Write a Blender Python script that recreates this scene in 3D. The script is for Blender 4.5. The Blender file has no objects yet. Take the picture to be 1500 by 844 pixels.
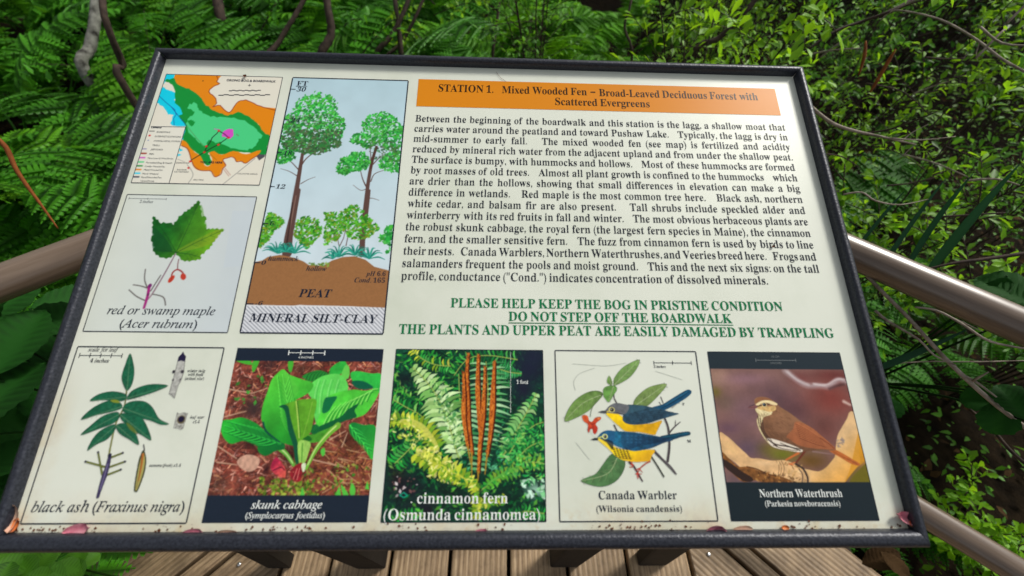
import bpy, bmesh, math, random
import numpy as np
from math import radians as R, sin, cos, pi
from mathutils import Vector, Matrix, Quaternion
from mathutils.geometry import tessellate_polygon

random.seed(7)
rng = np.random.default_rng(11)
scene = bpy.context.scene
COL = scene.collection

# ------------------------------------------------------------------ the sign board's place (metres, deck surface at z = 0)
BW = 0.914                      # board width
TILT = R(22)
TOPZ = 1.20                     # height of the board's top edge; its centre is x = 0, y = 0
SIGN_M = Matrix.Translation((0, 0, TOPZ)) @ Matrix.Rotation(TILT, 4, 'X')   # board space: x right, y up the board, z out of it

# ------------------------------------------------------------------ camera
FPX = 596.4757                  # focal length for a picture 1500 wide
RW = Vector((-0.30510513, -0.03060582, 0.00806289))
RB = Quaternion(RW.normalized(), RW.length).to_matrix()
TB = Vector((-0.04009317, -0.34481826, 0.64269179))
Cb = -(RB.transposed() @ TB)
flip = Matrix(((1, 0, 0), (0, -1, 0), (0, 0, -1)))
ax = [flip @ RB[0], -(flip @ RB[1]), -(flip @ RB[2])]
cam_local = Matrix(((ax[0][0], ax[1][0], ax[2][0]), (ax[0][1], ax[1][1], ax[2][1]), (ax[0][2], ax[1][2], ax[2][2]))).to_4x4()
cam_local.translation = (flip @ Cb) * BW
cd = bpy.data.cameras.new('camera')
cam = bpy.data.objects.new('camera', cd)
COL.objects.link(cam)
cam.matrix_world = SIGN_M @ cam_local
cd.sensor_width = 36
cd.lens = 36 * FPX / 1500
cd.clip_start = 0.02
cd.clip_end = 400
cd.dof.use_dof = True
cd.dof.focus_distance = 0.66
cd.dof.aperture_fstop = 3.4
scene.camera = cam
CAM = cam.matrix_world.translation.copy()
CR = cam.matrix_world.to_3x3()

def ray(px, py):
    """direction in the place of a point of the photograph (1500 x 844)"""
    return (CR @ Vector(((px - 750) / FPX, -(py - 422) / FPX, -1)))
def at_z(px, py, z):
    d = ray(px, py); k = (z - CAM.z) / d.z
    return CAM + d * k
def at_d(px, py, dist):
    return CAM + ray(px, py).normalized() * dist
def on_board(px, py):
    """photograph point -> board coordinates (metres)"""
    inv = SIGN_M.inverted()
    o = inv @ CAM; d = inv.to_3x3() @ ray(px, py)
    k = -o.z / d.z
    p = o + d * k
    return np.array((p.x, p.y))

# ------------------------------------------------------------------ world, sun, exposure
w = bpy.data.worlds.new('World'); scene.world = w; w.use_nodes = True
nt = w.node_tree
bgn = nt.nodes['Background']
sky = nt.nodes.new('ShaderNodeTexSky'); sky.sky_type = 'NISHITA'; sky.sun_disc = False
SUN_EL, SUN_AZ = R(46), R(56)       # azimuth clockwise from +Y (ahead of the camera), so from ahead right
sky.sun_elevation = SUN_EL; sky.sun_rotation = SUN_AZ
sky.air_density = 1.0; sky.dust_density = 3.0; sky.ozone_density = 1.0
hs = nt.nodes.new('ShaderNodeHueSaturation'); hs.inputs['Saturation'].default_value = .22   # a veil of cloud greys the sky
nt.links.new(sky.outputs[0], hs.inputs['Color']); nt.links.new(hs.outputs[0], bgn.inputs[0])
bgn.inputs[1].default_value = 0.10
sd = bpy.data.lights.new('sun', 'SUN'); sd.energy = 2.3; sd.angle = R(12); sd.color = (1, .96, .88)
so = bpy.data.objects.new('sun', sd); COL.objects.link(so)
sdir = Vector((sin(SUN_AZ) * cos(SUN_EL), cos(SUN_AZ) * cos(SUN_EL), sin(SUN_EL)))
so.rotation_euler = sdir.to_track_quat('Z', 'Y').to_euler()
so.location = (3, 4, 8)
scene.view_settings.view_transform = 'Standard'
scene.view_settings.look = 'None'
scene.view_settings.exposure = 0.36
scene.view_settings.gamma = 1
scene.render.engine = 'CYCLES'
scene.cycles.max_bounces = 6

# ------------------------------------------------------------------ helpers
def lin(c):
    c = np.asarray(c, float) / 255
    return np.where(c <= 0.04045, c / 12.92, ((c + 0.055) / 1.055) ** 2.4)

def link(o, parent=None, mw=None):
    COL.objects.link(o)
    if parent is not None: o.parent = parent
    return o
def mesh_obj(name, verts, faces, mat=None, parent=None, smooth=False):
    me = bpy.data.meshes.new(name)
    me.from_pydata([tuple(v) for v in verts], [], faces)
    me.update()
    if mat: me.materials.append(mat)
    if smooth: me.polygons.foreach_set('use_smooth', [True] * len(me.polygons))
    o = bpy.data.objects.new(name, me)
    return link(o, parent)
def bm_obj(name, bm, mat=None, parent=None, smooth=False):
    me = bpy.data.meshes.new(name)
    bm.to_mesh(me); bm.free()
    if mat: me.materials.append(mat)
    if smooth: me.polygons.foreach_set('use_smooth', [True] * len(me.polygons))
    o = bpy.data.objects.new(name, me)
    return link(o, parent)
def tag(o, label=None, cat=None, group=None, kind=None):
    if label: o['label'] = label
    if cat: o['category'] = cat
    if group: o['group'] = group
    if kind: o['kind'] = kind
    return o
def empty(name, loc=(0, 0, 0), rz=0):
    o = bpy.data.objects.new(name, None); COL.objects.link(o)
    o.location = loc; o.rotation_euler = (0, 0, rz); o.empty_display_size = .05
    return o
def copy_tree(o, parent=None):
    c = o.copy(); COL.objects.link(c)
    if parent is not None: c.parent = parent
    for ch in list(o.children): copy_tree(ch, c)
    return c
class Tubes:
    """collects tubes and sheets with a material index each; builds one mesh"""
    def __init__(s): s.v = []; s.f = []; s.m = []
    def tube(s, pts, rad, n=6, mi=0, cap=True):
        pts = [Vector(p) for p in pts]
        if not hasattr(rad, '__len__'): rad = [rad] * len(pts)
        b = len(s.v); prev = None
        for i, p in enumerate(pts):
            t = (pts[min(i + 1, len(pts) - 1)] - pts[max(i - 1, 0)]).normalized()
            if prev is None:
                u = t.orthogonal().normalized()
            else:
                u = prev - t * prev.dot(t)
                u = u.normalized() if u.length > 1e-6 else t.orthogonal().normalized()
            prev = u; q = t.cross(u)
            for k in range(n):
                a = 2 * pi * k / n
                s.v.append(p + (u * cos(a) + q * sin(a)) * rad[i])
        for i in range(len(pts) - 1):
            for k in range(n):
                a = b + i * n + k; c = b + i * n + (k + 1) % n
                s.f.append((a, c, c + n, a + n)); s.m.append(mi)
        if cap:
            s.f.append(tuple(b + k for k in range(n))[::-1]); s.m.append(mi)
            e = b + (len(pts) - 1) * n
            s.f.append(tuple(e + k for k in range(n))); s.m.append(mi)
    def add(s, vs, fs, mi=0):
        b = len(s.v); s.v += [Vector(v) for v in vs]
        for f in fs: s.f.append(tuple(b + i for i in f)); s.m.append(mi)
    def build(s, name, mats, parent=None, smooth=True):
        me = bpy.data.meshes.new(name)
        me.from_pydata([tuple(v) for v in s.v], [], s.f)
        for m in (mats if isinstance(mats, (list, tuple)) else [mats]): me.materials.append(m)
        me.polygons.foreach_set('material_index', s.m)
        if smooth: me.polygons.foreach_set('use_smooth', [True] * len(me.polygons))
        me.update()
        o = bpy.data.objects.new(name, me)
        return link(o, parent)

# node material helper
class NM:
    def __init__(s, name):
        s.m = bpy.data.materials.new(name); s.m.use_nodes = True
        s.t = s.m.node_tree; s.b = s.t.nodes['Principled BSDF']
    def n(s, typ, **kw):
        x = s.t.nodes.new(typ)
        for k, v in kw.items():
            if k in x.inputs: x.inputs[k].default_value = v
            else: setattr(x, k, v)
        return x
    def l(s, a, b): s.t.links.new(a, b)
    def set(s, **kw):
        for k, v in kw.items(): s.b.inputs[k.replace('_', ' ')].default_value = v
        return s
    def ramp(s, fac, stops):
        r = s.n('ShaderNodeValToRGB'); e = r.color_ramp.elements
        while len(e) < len(stops): e.new(.5)
        for el, (p, c) in zip(e, stops): el.position = p; el.color = (*c, 1)
        s.l(fac, r.inputs[0]); return r.outputs[0]
    def noise(s, scale, detail=4, rough=.55, vec=None, coord='Object'):
        if vec is None:
            tc = s.n('ShaderNodeTexCoord'); vec = tc.outputs[coord]
        x = s.n('ShaderNodeTexNoise', Scale=scale, Detail=detail, Roughness=rough)
        s.l(vec, x.inputs['Vector']); return x.outputs['Fac']
    def mapping(s, scale, rot=(0, 0, 0), coord='Object'):
        tc = s.n('ShaderNodeTexCoord'); mp = s.n('ShaderNodeMapping')
        mp.inputs['Scale'].default_value = scale; mp.inputs['Rotation'].default_value = rot
        s.l(tc.outputs[coord], mp.inputs[0]); return mp.outputs[0]
    def bump(s, h, strength=.3, dist=.001):
        b = s.n('ShaderNodeBump', Strength=strength, Distance=dist)
        s.l(h, b.inputs['Height']); s.l(b.outputs[0], s.b.inputs['Normal']); return b

# ------------------------------------------------------------------ materials
def mat_board():
    a = NM('board_laminate'); a.set(Roughness=.40, Specular_IOR_Level=.36)
    tc = a.n('ShaderNodeTexCoord'); O = tc.outputs['Object']
    base = a.ramp(a.noise(6, 6, .6), [(.28, (.59, .63, .52)), (.5, (.68, .71, .61)), (.7, (.71, .735, .64))])
    # brown weather stains that crept in along the bottom edge and the lower left edge
    sx = a.n('ShaderNodeSeparateXYZ'); a.l(O, sx.inputs[0])
    def rng_(src, lo, hi):
        m = a.n('ShaderNodeMapRange'); m.inputs['From Min'].default_value = lo; m.inputs['From Max'].default_value = hi
        a.l(src, m.inputs['Value']); return m.outputs[0]
    def mul(x, y, op='MULTIPLY'):
        m = a.n('ShaderNodeMath', operation=op); a.l(x, m.inputs[0])
        if hasattr(y, 'links'): a.l(y, m.inputs[1])
        else: m.inputs[1].default_value = y
        return m.outputs[0]
    edge = rng_(sx.outputs['Y'], -.555, -.5865)
    nz = a.noise(26, 6, .7)
    sp = rng_(nz, .50, .68)
    st1 = mul(mul(edge, sp), .75)
    # side stain
    ex = rng_(sx.outputs['X'], -.425, -.456); ey1 = rng_(sx.outputs['Y'], -.42, -.52)
    st2 = mul(mul(mul(ex, ey1), rng_(a.noise(14, 5, .6), .38, .6)), .8)
    st3 = mul(rng_(sx.outputs['Y'], -.545, -.590), rng_(a.noise(9, 5, .65), .40, .62)); st3 = mul(st3, .45)   # broad damp tide line
    st = mul(mul(st1, st2, 'MAXIMUM'), st3, 'MAXIMUM')
    mix = a.n('ShaderNodeMix', data_type='RGBA'); a.l(st, mix.inputs[0])
    a.l(base, mix.inputs[6])
    a.l(a.ramp(a.noise(60, 5, .7), [(.35, (.42, .22, .07)), (.55, (.60, .45, .20)), (.7, (.22, .10, .04))]), mix.inputs[7])
    # fine scratches and specks
    sc = a.noise(240, 3, .8)
    spk = rng_(sc, .735, .76)
    mix2 = a.n('ShaderNodeMix', data_type='RGBA'); a.l(mul(spk, .55), mix2.inputs[0]); a.l(mix.outputs[2], mix2.inputs[6]); mix2.inputs[7].default_value = (.25, .22, .16, 1)
    a.l(mix2.outputs[2], a.b.inputs['Base Color'])
    a.bump(a.noise(5, 2, .4), .12, .004)
    return a.m
def mat_print():
    a = NM('printed_picture'); a.set(Roughness=.34, Specular_IOR_Level=.22)
    at = a.n('ShaderNodeAttribute', attribute_name='ink'); a.l(at.outputs['Color'], a.b.inputs['Base Color'])
    return a.m
def mat_ink(name, rgb):
    a = NM(name); a.set(Roughness=.38, Specular_IOR_Level=.12)
    a.b.inputs['Base Color'].default_value = (*lin(rgb), 1); return a.m
def mat_frame():
    a = NM('hammered_dark_metal'); a.set(Metallic=.25, Roughness=.42)
    c = a.ramp(a.noise(420, 3, .6), [(.35, (.012, .014, .022)), (.65, (.034, .038, .052))]); a.l(c, a.b.inputs['Base Color'])
    v = a.n('ShaderNodeTexVoronoi', Scale=330); a.l(a.mapping((1, 1, 1)), v.inputs['Vector'])
    a.bump(v.outputs['Distance'], .35, .0008); return a.m
def mat_rail():
    a = NM('brown_rail_coating'); a.set(Roughness=.3, Coat_Weight=.4, Coat_Roughness=.22)
    c = a.ramp(a.noise(9, 5, .6, a.mapping((1, 14, 14))), [(.3, (.115, .078, .052)), (.7, (.185, .135, .098))]); a.l(c, a.b.inputs['Base Color'])
    a.bump(a.noise(60, 4, .6, a.mapping((.05, 2, 2))), .12, .001); return a.m
def mat_wood():
    a = NM('ribbed_deck_board'); a.set(Roughness=.62)
    oi = a.n('ShaderNodeObjectInfo')
    v = a.mapping((3, 60, 60))
    g = a.noise(3, 6, .65, v)
    c = a.ramp(g, [(.25, (.19, .12, .06)), (.5, (.37, .25, .14)), (.75, (.52, .38, .23))])
    wv = a.n('ShaderNodeTexWave', wave_type='BANDS', bands_direction='Y', Scale=20, Distortion=.25, Detail=1); a.l(a.mapping((1, 1, 1)), wv.inputs['Vector'])
    dk = a.n('ShaderNodeMapRange'); dk.inputs['From Min'].default_value = .0; dk.inputs['From Max'].default_value = .35; dk.inputs['To Min'].default_value = .35
    a.l(wv.outputs['Fac'], dk.inputs['Value'])
    mx = a.n('ShaderNodeMix', data_type='RGBA', blend_type='MULTIPLY'); mx.inputs[0].default_value = .38
    a.l(c, mx.inputs[6]); a.l(dk.outputs[0], mx.inputs[7])
    hv = a.n('ShaderNodeHueSaturation'); a.l(mx.outputs[2], hv.inputs['Color'])
    mr = a.n('ShaderNodeMapRange'); mr.inputs['To Min'].default_value = .75; mr.inputs['To Max'].default_value = 1.2; a.l(oi.outputs['Random'], mr.inputs['Value'])
    a.l(mr.outputs[0], hv.inputs['Value'])
    wt = a.n('ShaderNodeMix', data_type='RGBA', blend_type='MULTIPLY'); wt.inputs[0].default_value = .8
    a.l(hv.outputs[0], wt.inputs[6]); a.l(a.ramp(a.noise(11, 7, .68), [(.36, (.38, .36, .34)), (.58, (1, 1, 1))]), wt.inputs[7])   # old damp stains
    a.l(wt.outputs[2], a.b.inputs['Base Color'])
    a.bump(wv.outputs['Fac'], .45, .003); return a.m
def mat_simple(name, c1, c2, scale=20, rough=.7, bump=.3, dist=.004, spec=.3):
    a = NM(name); a.set(Roughness=rough, Specular_IOR_Level=spec)
    n_ = a.noise(scale, 6, .6)
    a.l(a.ramp(n_, [(.3, c1), (.7, c2)]), a.b.inputs['Base Color'])
    if bump: a.bump(n_, bump, dist)
    return a.m
def mat_leaf(name, dark, light, trans=.35, rough=.5, spec=.35):
    a = NM(name); a.set(Roughness=rough, Specular_IOR_Level=spec)
    at = a.n('ShaderNodeAttribute', attribute_name='tone')
    oi = a.n('ShaderNodeObjectInfo')
    ad = a.n('ShaderNodeMath', operation='MULTIPLY_ADD'); ad.inputs[1].default_value = .38; a.l(oi.outputs['Random'], ad.inputs[0]); a.l(at.outputs['Fac'], ad.inputs[2])
    nz = a.noise(9, 3, .5); ad2 = a.n('ShaderNodeMath', operation='MULTIPLY_ADD'); ad2.inputs[1].default_value = .35; a.l(nz, ad2.inputs[0]); a.l(ad.outputs[0], ad2.inputs[2])
    r = a.ramp(ad2.outputs[0], [(.15, dark), (1.0, light)])
    a.l(r, a.b.inputs['Base Color'])
    tr = a.n('ShaderNodeBsdfTranslucent'); hs = a.n('ShaderNodeHueSaturation', Value=1.3, Hue=.485)
    a.l(r, hs.inputs['Color']); a.l(hs.outputs[0], tr.inputs[0])
    ms = a.n('ShaderNodeMixShader'); ms.inputs[0].default_value = trans
    out = a.t.nodes['Material Output']
    a.l(a.b.outputs[0], ms.inputs[1]); a.l(tr.outputs[0], ms.inputs[2]); a.l(ms.outputs[0], out.inputs[0])
    return a.m

M_board = mat_board(); M_print = mat_print(); M_frame = mat_frame(); M_rail = mat_rail(); M_wood = mat_wood()
INK = mat_ink('black_ink', (22, 28, 42)); INKG = mat_ink('green_ink', (0, 112, 66)); INKW = mat_ink('white_ink', (228, 232, 228))
INKO = mat_ink('orange_ink', (214, 132, 22)); INKH = mat_ink('header_ink', (52, 32, 12)); INKB = mat_ink('brown_black_ink', (40, 28, 20)); INKN = mat_ink('navy_black_ink', (27, 36, 52))
INKBG = mat_ink('grey_white_ink', (206, 212, 206)); INKK = mat_ink('grey_ink', (112, 118, 120))
M_soil = mat_simple('peat_soil', (.004, .003, .002), (.020, .013, .007), 14, .95, .6, .03, .05)
M_bark = mat_simple('dark_bark', (.018, .012, .009), (.075, .050, .036), 40, .85)
M_deadtwig = mat_simple('dead_twig_bark', (.10, .075, .055), (.42, .36, .29), 45, .8)
M_redstem = mat_simple('red_brown_stem', (.05, .018, .008), (.17, .055, .018), 30, .7)
M_birch = mat_simple('lichened_bark', (.012, .010, .008), (.30, .30, .26), 22, .9)
M_legs = mat_simple('dark_brown_post', (.005, .004, .003), (.014, .010, .007), 20, .8)
M_fern2 = mat_leaf('pale_fern_green', (.014, .085, .003), (.125, .410, .012), .45)
M_screw = NM('screw_steel').set(Metallic=1.0, Roughness=.25).m
M_fern = mat_leaf('fern_green', (.008, .060, .003), (.075, .320, .012), .4)
M_shrub = mat_leaf('shrub_green', (.014, .085, .003), (.260, .560, .014), .45)
M_shrub2 = mat_leaf('bluish_green', (.012, .075, .005), (.150, .440, .026), .4)
M_broad = mat_leaf('broadleaf_green', (.003, .018, .002), (.012, .080, .007), .2, .7, .15)
M_blade = mat_leaf('iris_green', (.006, .045, .016), (.016, .090, .034), .15)
M_rust = mat_simple('rusty_frond', (.14, .035, .008), (.32, .10, .02), 40, .8)
M_litter = mat_simple('dead_leaf', (.022, .012, .005), (.09, .05, .02), 12, .9, .3, .004, .1)
M_rail_dark = mat_simple('dark_joist', (.012, .008, .005), (.04, .028, .018), 15, .8)

# ================================================================== THE INFORMATION SIGN
sign = tag(empty('information_sign', (0, -.42, 0)), 'wide framed nature trail panel with map, pictures and text tilted over the deck', 'information sign')
inv_sign = sign.matrix_basis.inverted()
def on_sign(o, parent=None):
    """object modelled in board space -> child of the sign (or of one of its parts)"""
    if parent is None:
        o.parent = sign; o.matrix_local = Matrix.Translation((0, .42, 0)) @ SIGN_M
    else: o.parent = parent
    return o
def quad(name, x0, x1, y0, y1, z, mat, parent):
    o = mesh_obj(name, [(x0, y0, z), (x1, y0, z), (x1, y1, z), (x0, y1, z)], [(0, 1, 2, 3)], mat)
    return on_sign(o, parent)

# the board itself
bm = bmesh.new(); bmesh.ops.create_cube(bm, size=1)
for v in bm.verts: v.co = Vector((v.co.x * .917, v.co.y * .607 - .2955, v.co.z * .006 - .003))
board = on_sign(bm_obj('panel_board', bm, M_board))
# frame of four mitred bars with a rounded profile (t across 0 = inner edge, 1 = outer edge ; z height)
prof = [(0, -.004), (0, .0035), (.03, .0075), (.12, .0105), (.28, .0122), (.55, .0125), (.80, .0112), (.94, .0085), (1, .004), (1, -.022), (0, -.022)]
XI, XO, YTI, YTO, YBI, YBO = .4515, .4620, .0025, .0125, -.5870, -.6030
corn = {'tl': ((-XI, YTI), (-XO, YTO)), 'tr': ((XI, YTI), (XO, YTO)), 'br': ((XI, YBI), (XO, YBO)), 'bl': ((-XI, YBI), (-XO, YBO))}
for a, b in (('tl', 'tr'), ('tr', 'br'), ('br', 'bl'), ('bl', 'tl')):
    vs = []
    G = .00035
    for e, f_ in ((a, b), (b, a)):
        (ix, iy), (ox, oy) = corn[e]
        (jx, jy), _ = corn[f_]
        d = Vector((jx - ix, jy - iy)).normalized() * G
        for t, z in prof: vs.append((ix + (ox - ix) * t + d.x, iy + (oy - iy) * t + d.y, z))
    n = len(prof)
    fs = [(i, (i + 1) % n, n + (i + 1) % n, n + i) for i in range(n)] + [tuple(range(n))[::-1], tuple(range(n, 2 * n))]
    o = mesh_obj('frame_bar', vs, fs, M_frame, smooth=False)
    me = o.data
    bm = bmesh.new(); bm.from_mesh(me); bmesh.ops.recalc_face_normals(bm, faces=bm.faces)
    for f_ in bm.faces: f_.smooth = len(f_.verts) == 4
    for e_ in bm.edges:
        if len(e_.link_faces) == 2 and e_.calc_face_angle(0) > R(62): e_.smooth = False
    bm.to_mesh(me); bm.free()
    on_sign(o)
# back plate
bm = bmesh.new(); bmesh.ops.create_cube(bm, size=1)
for v in bm.verts: v.co = Vector((v.co.x * .90, v.co.y * .588 - .2955, v.co.z * .010 - .0135))
on_sign(bm_obj('back_plate', bm, M_legs))

# ------------------------------------------------------------------ painted pictures: a fine grid of coloured cells printed on the board
def homog(src, dst):
    A = []; b = []
    for (x, y), (u, v) in zip(src, dst):
        A.append([x, y, 1, 0, 0, 0, -u * x, -u * y]); b.append(u)
        A.append([0, 0, 0, x, y, 1, -v * x, -v * y]); b.append(v)
    h = np.linalg.solve(np.array(A, float), np.array(b, float))
    return np.append(h, 1).reshape(3, 3)
def smooth_closed(p, n=4, closed=True):
    p = np.asarray(p, float); out = []; m = len(p)
    for i in range(m if closed else m - 1):
        if closed: a, b, c, d = p[(i - 1) % m], p[i], p[(i + 1) % m], p[(i + 2) % m]
        else: a, b, c, d = p[max(i - 1, 0)], p[i], p[i + 1], p[min(i + 2, m - 1)]
        for k in range(n):
            t = k / n
            out.append(.5 * ((2 * b) + (-a + c) * t + (2 * a - 5 * b + 4 * c - d) * t * t + (-a + 3 * b - 3 * c + d) * t ** 3))
    if not closed: out.append(p[-1])
    return np.array(out)
def vnoise(h, w_, cell, seed=0, octv=3):
    r = np.random.default_rng(seed); out = np.zeros((h, w_)); amp = 1; tot = 0
    for o in range(octv):
        c = max(cell / 2 ** o, 1.01)
        gh, gw = int(h / c) + 3, int(w_ / c) + 3
        g = r.random((gh, gw))
        y = np.arange(h) / c; x = np.arange(w_) / c
        yi = y.astype(int); xi = x.astype(int); fy = (y - yi)[:, None]; fx = (x - xi)[None]
        fy = fy * fy * (3 - 2 * fy); fx = fx * fx * (3 - 2 * fx)
        a = g[yi][:, xi]; b = g[yi][:, xi + 1]; c_ = g[yi + 1][:, xi]; d = g[yi + 1][:, xi + 1]
        out += amp * ((a * (1 - fx) + b * fx) * (1 - fy) + (c_ * (1 - fx) + d * fx) * fy); tot += amp; amp *= .55
    return out / tot
class Canvas:
    def __init__(s, W, H, corners, zoom, bg=None):
        """corners: the box in photograph pixels TL TR BR BL; zoom: (x0, y0, scale) of the sketch coordinates"""
        s.W, s.H = W, H; s.z = zoom
        s.Hm = homog(corners, [(0, 0), (W, 0), (W, H), (0, H)])
        s.c = np.zeros((H, W, 3)); s.a = np.zeros((H, W))
        if bg is not None: s.c[:] = bg; s.a[:] = 1
        q = s.P([( (corners[0][0] - zoom[0]) * zoom[2], (corners[0][1] - zoom[1]) * zoom[2]), ((corners[1][0] - zoom[0]) * zoom[2], (corners[1][1] - zoom[1]) * zoom[2])])
        s.k = W / (abs(corners[1][0] + corners[2][0] - corners[0][0] - corners[3][0]) / 2 * zoom[2])   # canvas px per sketch px
    def P(s, pts):
        p = np.asarray(pts, float) / s.z[2] + np.array(s.z[:2])
        q = np.c_[p, np.ones(len(p))] @ s.Hm.T
        return q[:, :2] / q[:, 2:]
    def comp(s, x0, y0, cov, col):
        h, w_ = cov.shape
        sl = (slice(y0, y0 + h), slice(x0, x0 + w_))
        cv = cov[..., None]
        s.c[sl] = s.c[sl] * (1 - cv) + np.asarray(col, float) * cv if True else 0
        s.a[sl] = np.maximum(s.a[sl], cov)
        # an unpainted cell takes the colour it is given, so edges do not go dark
    def box(s, q, m):
        x0 = max(int(q[:, 0].min() - m), 0); x1 = min(int(q[:, 0].max() + m) + 2, s.W)
        y0 = max(int(q[:, 1].min() - m), 0); y1 = min(int(q[:, 1].max() + m) + 2, s.H)
        return (x0, x1, y0, y1) if x1 > x0 and y1 > y0 else None
    def mask(s, q):
        b = s.box(q, 1)
        if b is None: return None
        x0, x1, y0, y1 = b; S = 3
        X = (np.arange((x1 - x0) * S) + .5) / S + x0; Y = (np.arange((y1 - y0) * S) + .5) / S + y0
        ins = np.zeros((len(Y), len(X)), bool)
        n = len(q)
        for i in range(n):
            ax_, ay = q[i]; bx, by = q[(i + 1) % n]
            if ay == by: continue
            c = ((ay > Y) != (by > Y))
            if not c.any(): continue
            xi = ax_ + (Y[c] - ay) * (bx - ax_) / (by - ay)
            ins[c] ^= X[None, :] < xi[:, None]
        cov = ins.reshape(y1 - y0, S, x1 - x0, S).mean((1, 3))
        return x0, y0, cov
    def poly(s, pts, col, sm=False, alpha=1., tex=None, grad=None, raw=False):
        """tex: (cell, strength, seed); grad: (p0, p1, col1) sketch points for a blend to a second colour"""
        q = np.asarray(pts, float) if raw else s.P(pts)
        if sm: q = smooth_closed(q)
        r = s.mask(q)
        if r is None: return
        x0, y0, cov = r; h, w_ = cov.shape
        c = np.ones((h, w_, 3)) * np.asarray(col, float)
        if grad:
            g = s.P(grad[:2]); d = g[1] - g[0]
            yy, xx = np.mgrid[y0:y0 + h, x0:x0 + w_]
            t = np.clip(((xx - g[0, 0]) * d[0] + (yy - g[0, 1]) * d[1]) / (d @ d), 0, 1)[..., None]
            c = c * (1 - t) + np.asarray(grad[2], float) * t
        if tex:
            n = vnoise(h, w_, tex[0], tex[2])
            c = c * (1 + (n[..., None] - .5) * 2 * tex[1])
        s.comp(x0, y0, cov * alpha, c)
        return r
    def stroke(s, pts, w0, col, w1=None, sm=False, alpha=1., soft=.5, wm=None, raw=False):
        q = np.asarray(pts, float) if raw else s.P(pts)
        if sm and len(q) > 2: q = smooth_closed(q, 4, False)
        w0 = w0 * s.k / 2; w1 = w0 if w1 is None else w1 * s.k / 2
        if wm is not None: wm = wm * s.k / 2
        b = s.box(q, max(w0, w1, wm or 0) + soft + 1)
        if b is None: return
        x0, x1, y0, y1 = b
        yy, xx = np.mgrid[y0:y1, x0:x1].astype(float)
        yy += .5; xx += .5
        best = np.full(xx.shape, -1e9)
        L = np.r_[0, np.cumsum(np.hypot(*(q[1:] - q[:-1]).T))]; T = max(L[-1], 1e-6)
        for i in range(len(q) - 1):
            a = q[i]; d = q[i + 1] - a; dd = max(d @ d, 1e-9)
            t = np.clip(((xx - a[0]) * d[0] + (yy - a[1]) * d[1]) / dd, 0, 1)
            u = (L[i] + t * (L[i + 1] - L[i])) / T
            wd = w0 + (w1 - w0) * u
            if wm is not None: wd = np.where(u < .5, w0 + (wm - w0) * u * 2, wm + (w1 - wm) * (u * 2 - 1))
            e = wd - np.hypot(xx - a[0] - t * d[0], yy - a[1] - t * d[1])
            best = np.maximum(best, e)
        cov = np.clip(best / (2 * soft) + .5, 0, 1)
        cov *= min(1, max(max(w0, w1, wm or 0) * 2, .25))
        s.comp(x0, y0, cov * alpha, np.asarray(col, float))
    def blob(s, x, y, rx, ry, col, alpha=1., rot=0, hard=0.):
        c = s.P([(x, y)])[0]; rx *= s.k; ry *= s.k; m = max(rx, ry) * 1.6 + 2
        b = s.box(c[None], m)
        if b is None: return
        x0, x1, y0, y1 = b
        yy, xx = np.mgrid[y0:y1, x0:x1].astype(float); dx = xx + .5 - c[0]; dy = yy + .5 - c[1]
        u = (dx * cos(rot) + dy * sin(rot)) / rx; v = (-dx * sin(rot) + dy * cos(rot)) / ry
        r = np.sqrt(u * u + v * v)
        cov = np.clip((1.15 - r) / (.3), 0, 1) if hard else np.exp(-r * r * 1.4)
        if hard: cov = np.clip((1 - r) * min(rx, ry) + .5, 0, 1)
        s.comp(x0, y0, cov * alpha, np.asarray(col, float))
    def rect(s, x0, x1, y0, y1, col):
        """fractions of the box"""
        s.poly([(x0 * s.W, y0 * s.H), (x1 * s.W, y0 * s.H), (x1 * s.W, y1 * s.H), (x0 * s.W, y1 * s.H)], col, raw=True)
    def dabs(s, region, n, size, cols, seed=0, asp=.6, alpha=.9, jit=.5, lit=None):
        """leaf-like dabs scattered inside a sketch polygon"""
        r = np.random.default_rng(seed); q = s.P(region)
        x0, y0 = q.min(0); x1, y1 = q.max(0); k = 0; tries = 0
        while k < n and tries < n * 12:
            tries += 1
            p = np.array((r.uniform(x0, x1), r.uniform(y0, y1)))
            ins = False; j = len(q) - 1
            for i in range(len(q)):
                if (q[i][1] > p[1]) != (q[j][1] > p[1]) and p[0] < (q[j][0] - q[i][0]) * (p[1] - q[i][1]) / (q[j][1] - q[i][1]) + q[i][0]: ins = not ins
                j = i
            if not ins: continue
            k += 1
            c = np.array(cols[r.integers(len(cols))], float) * r.uniform(.82, 1.18)
            if lit is not None:
                t = (p[1] - y0) / (y1 - y0); c = c * (lit[0] * (1 - t) + lit[1] * t)
            a = r.uniform(0, pi); L = size * s.k * r.uniform(1 - jit, 1 + jit); B = L * asp
            u = np.array((cos(a), sin(a))); v = np.array((-sin(a), cos(a)))
            s.poly([p - u * L, p + v * B, p + u * L, p - v * B], np.clip(c, 0, 255), raw=True, alpha=alpha)
    def build(s, name, x0, x1, y0, y1, z, parent):
        """grid of cells in board space (y0 top, y1 bottom)"""
        H, W = s.H, s.W
        X = x0 + (np.arange(W + 1) / W) * (x1 - x0); Y = y0 + (np.arange(H + 1) / H) * (y1 - y0)
        use = s.a > .004
        # colours of unpainted cells next to painted ones: blend towards the board colour
        base = np.array((214, 219, 206.))
        c = base * (1 - s.a[..., None]) + s.c * s.a[..., None] if not np.all(s.a == 1) else s.c
        c = lin(np.clip(c, 0, 255))
        vid = np.full((H + 1, W + 1), -1)
        need = np.zeros((H + 1, W + 1), bool)
        need[:-1, :-1] |= use; need[1:, :-1] |= use; need[:-1, 1:] |= use; need[1:, 1:] |= use
        vid[need] = np.arange(need.sum())
        yy, xx = np.nonzero(need)
        co = np.c_[X[xx], Y[yy], np.full(len(xx), z)].astype(np.float32)
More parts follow.
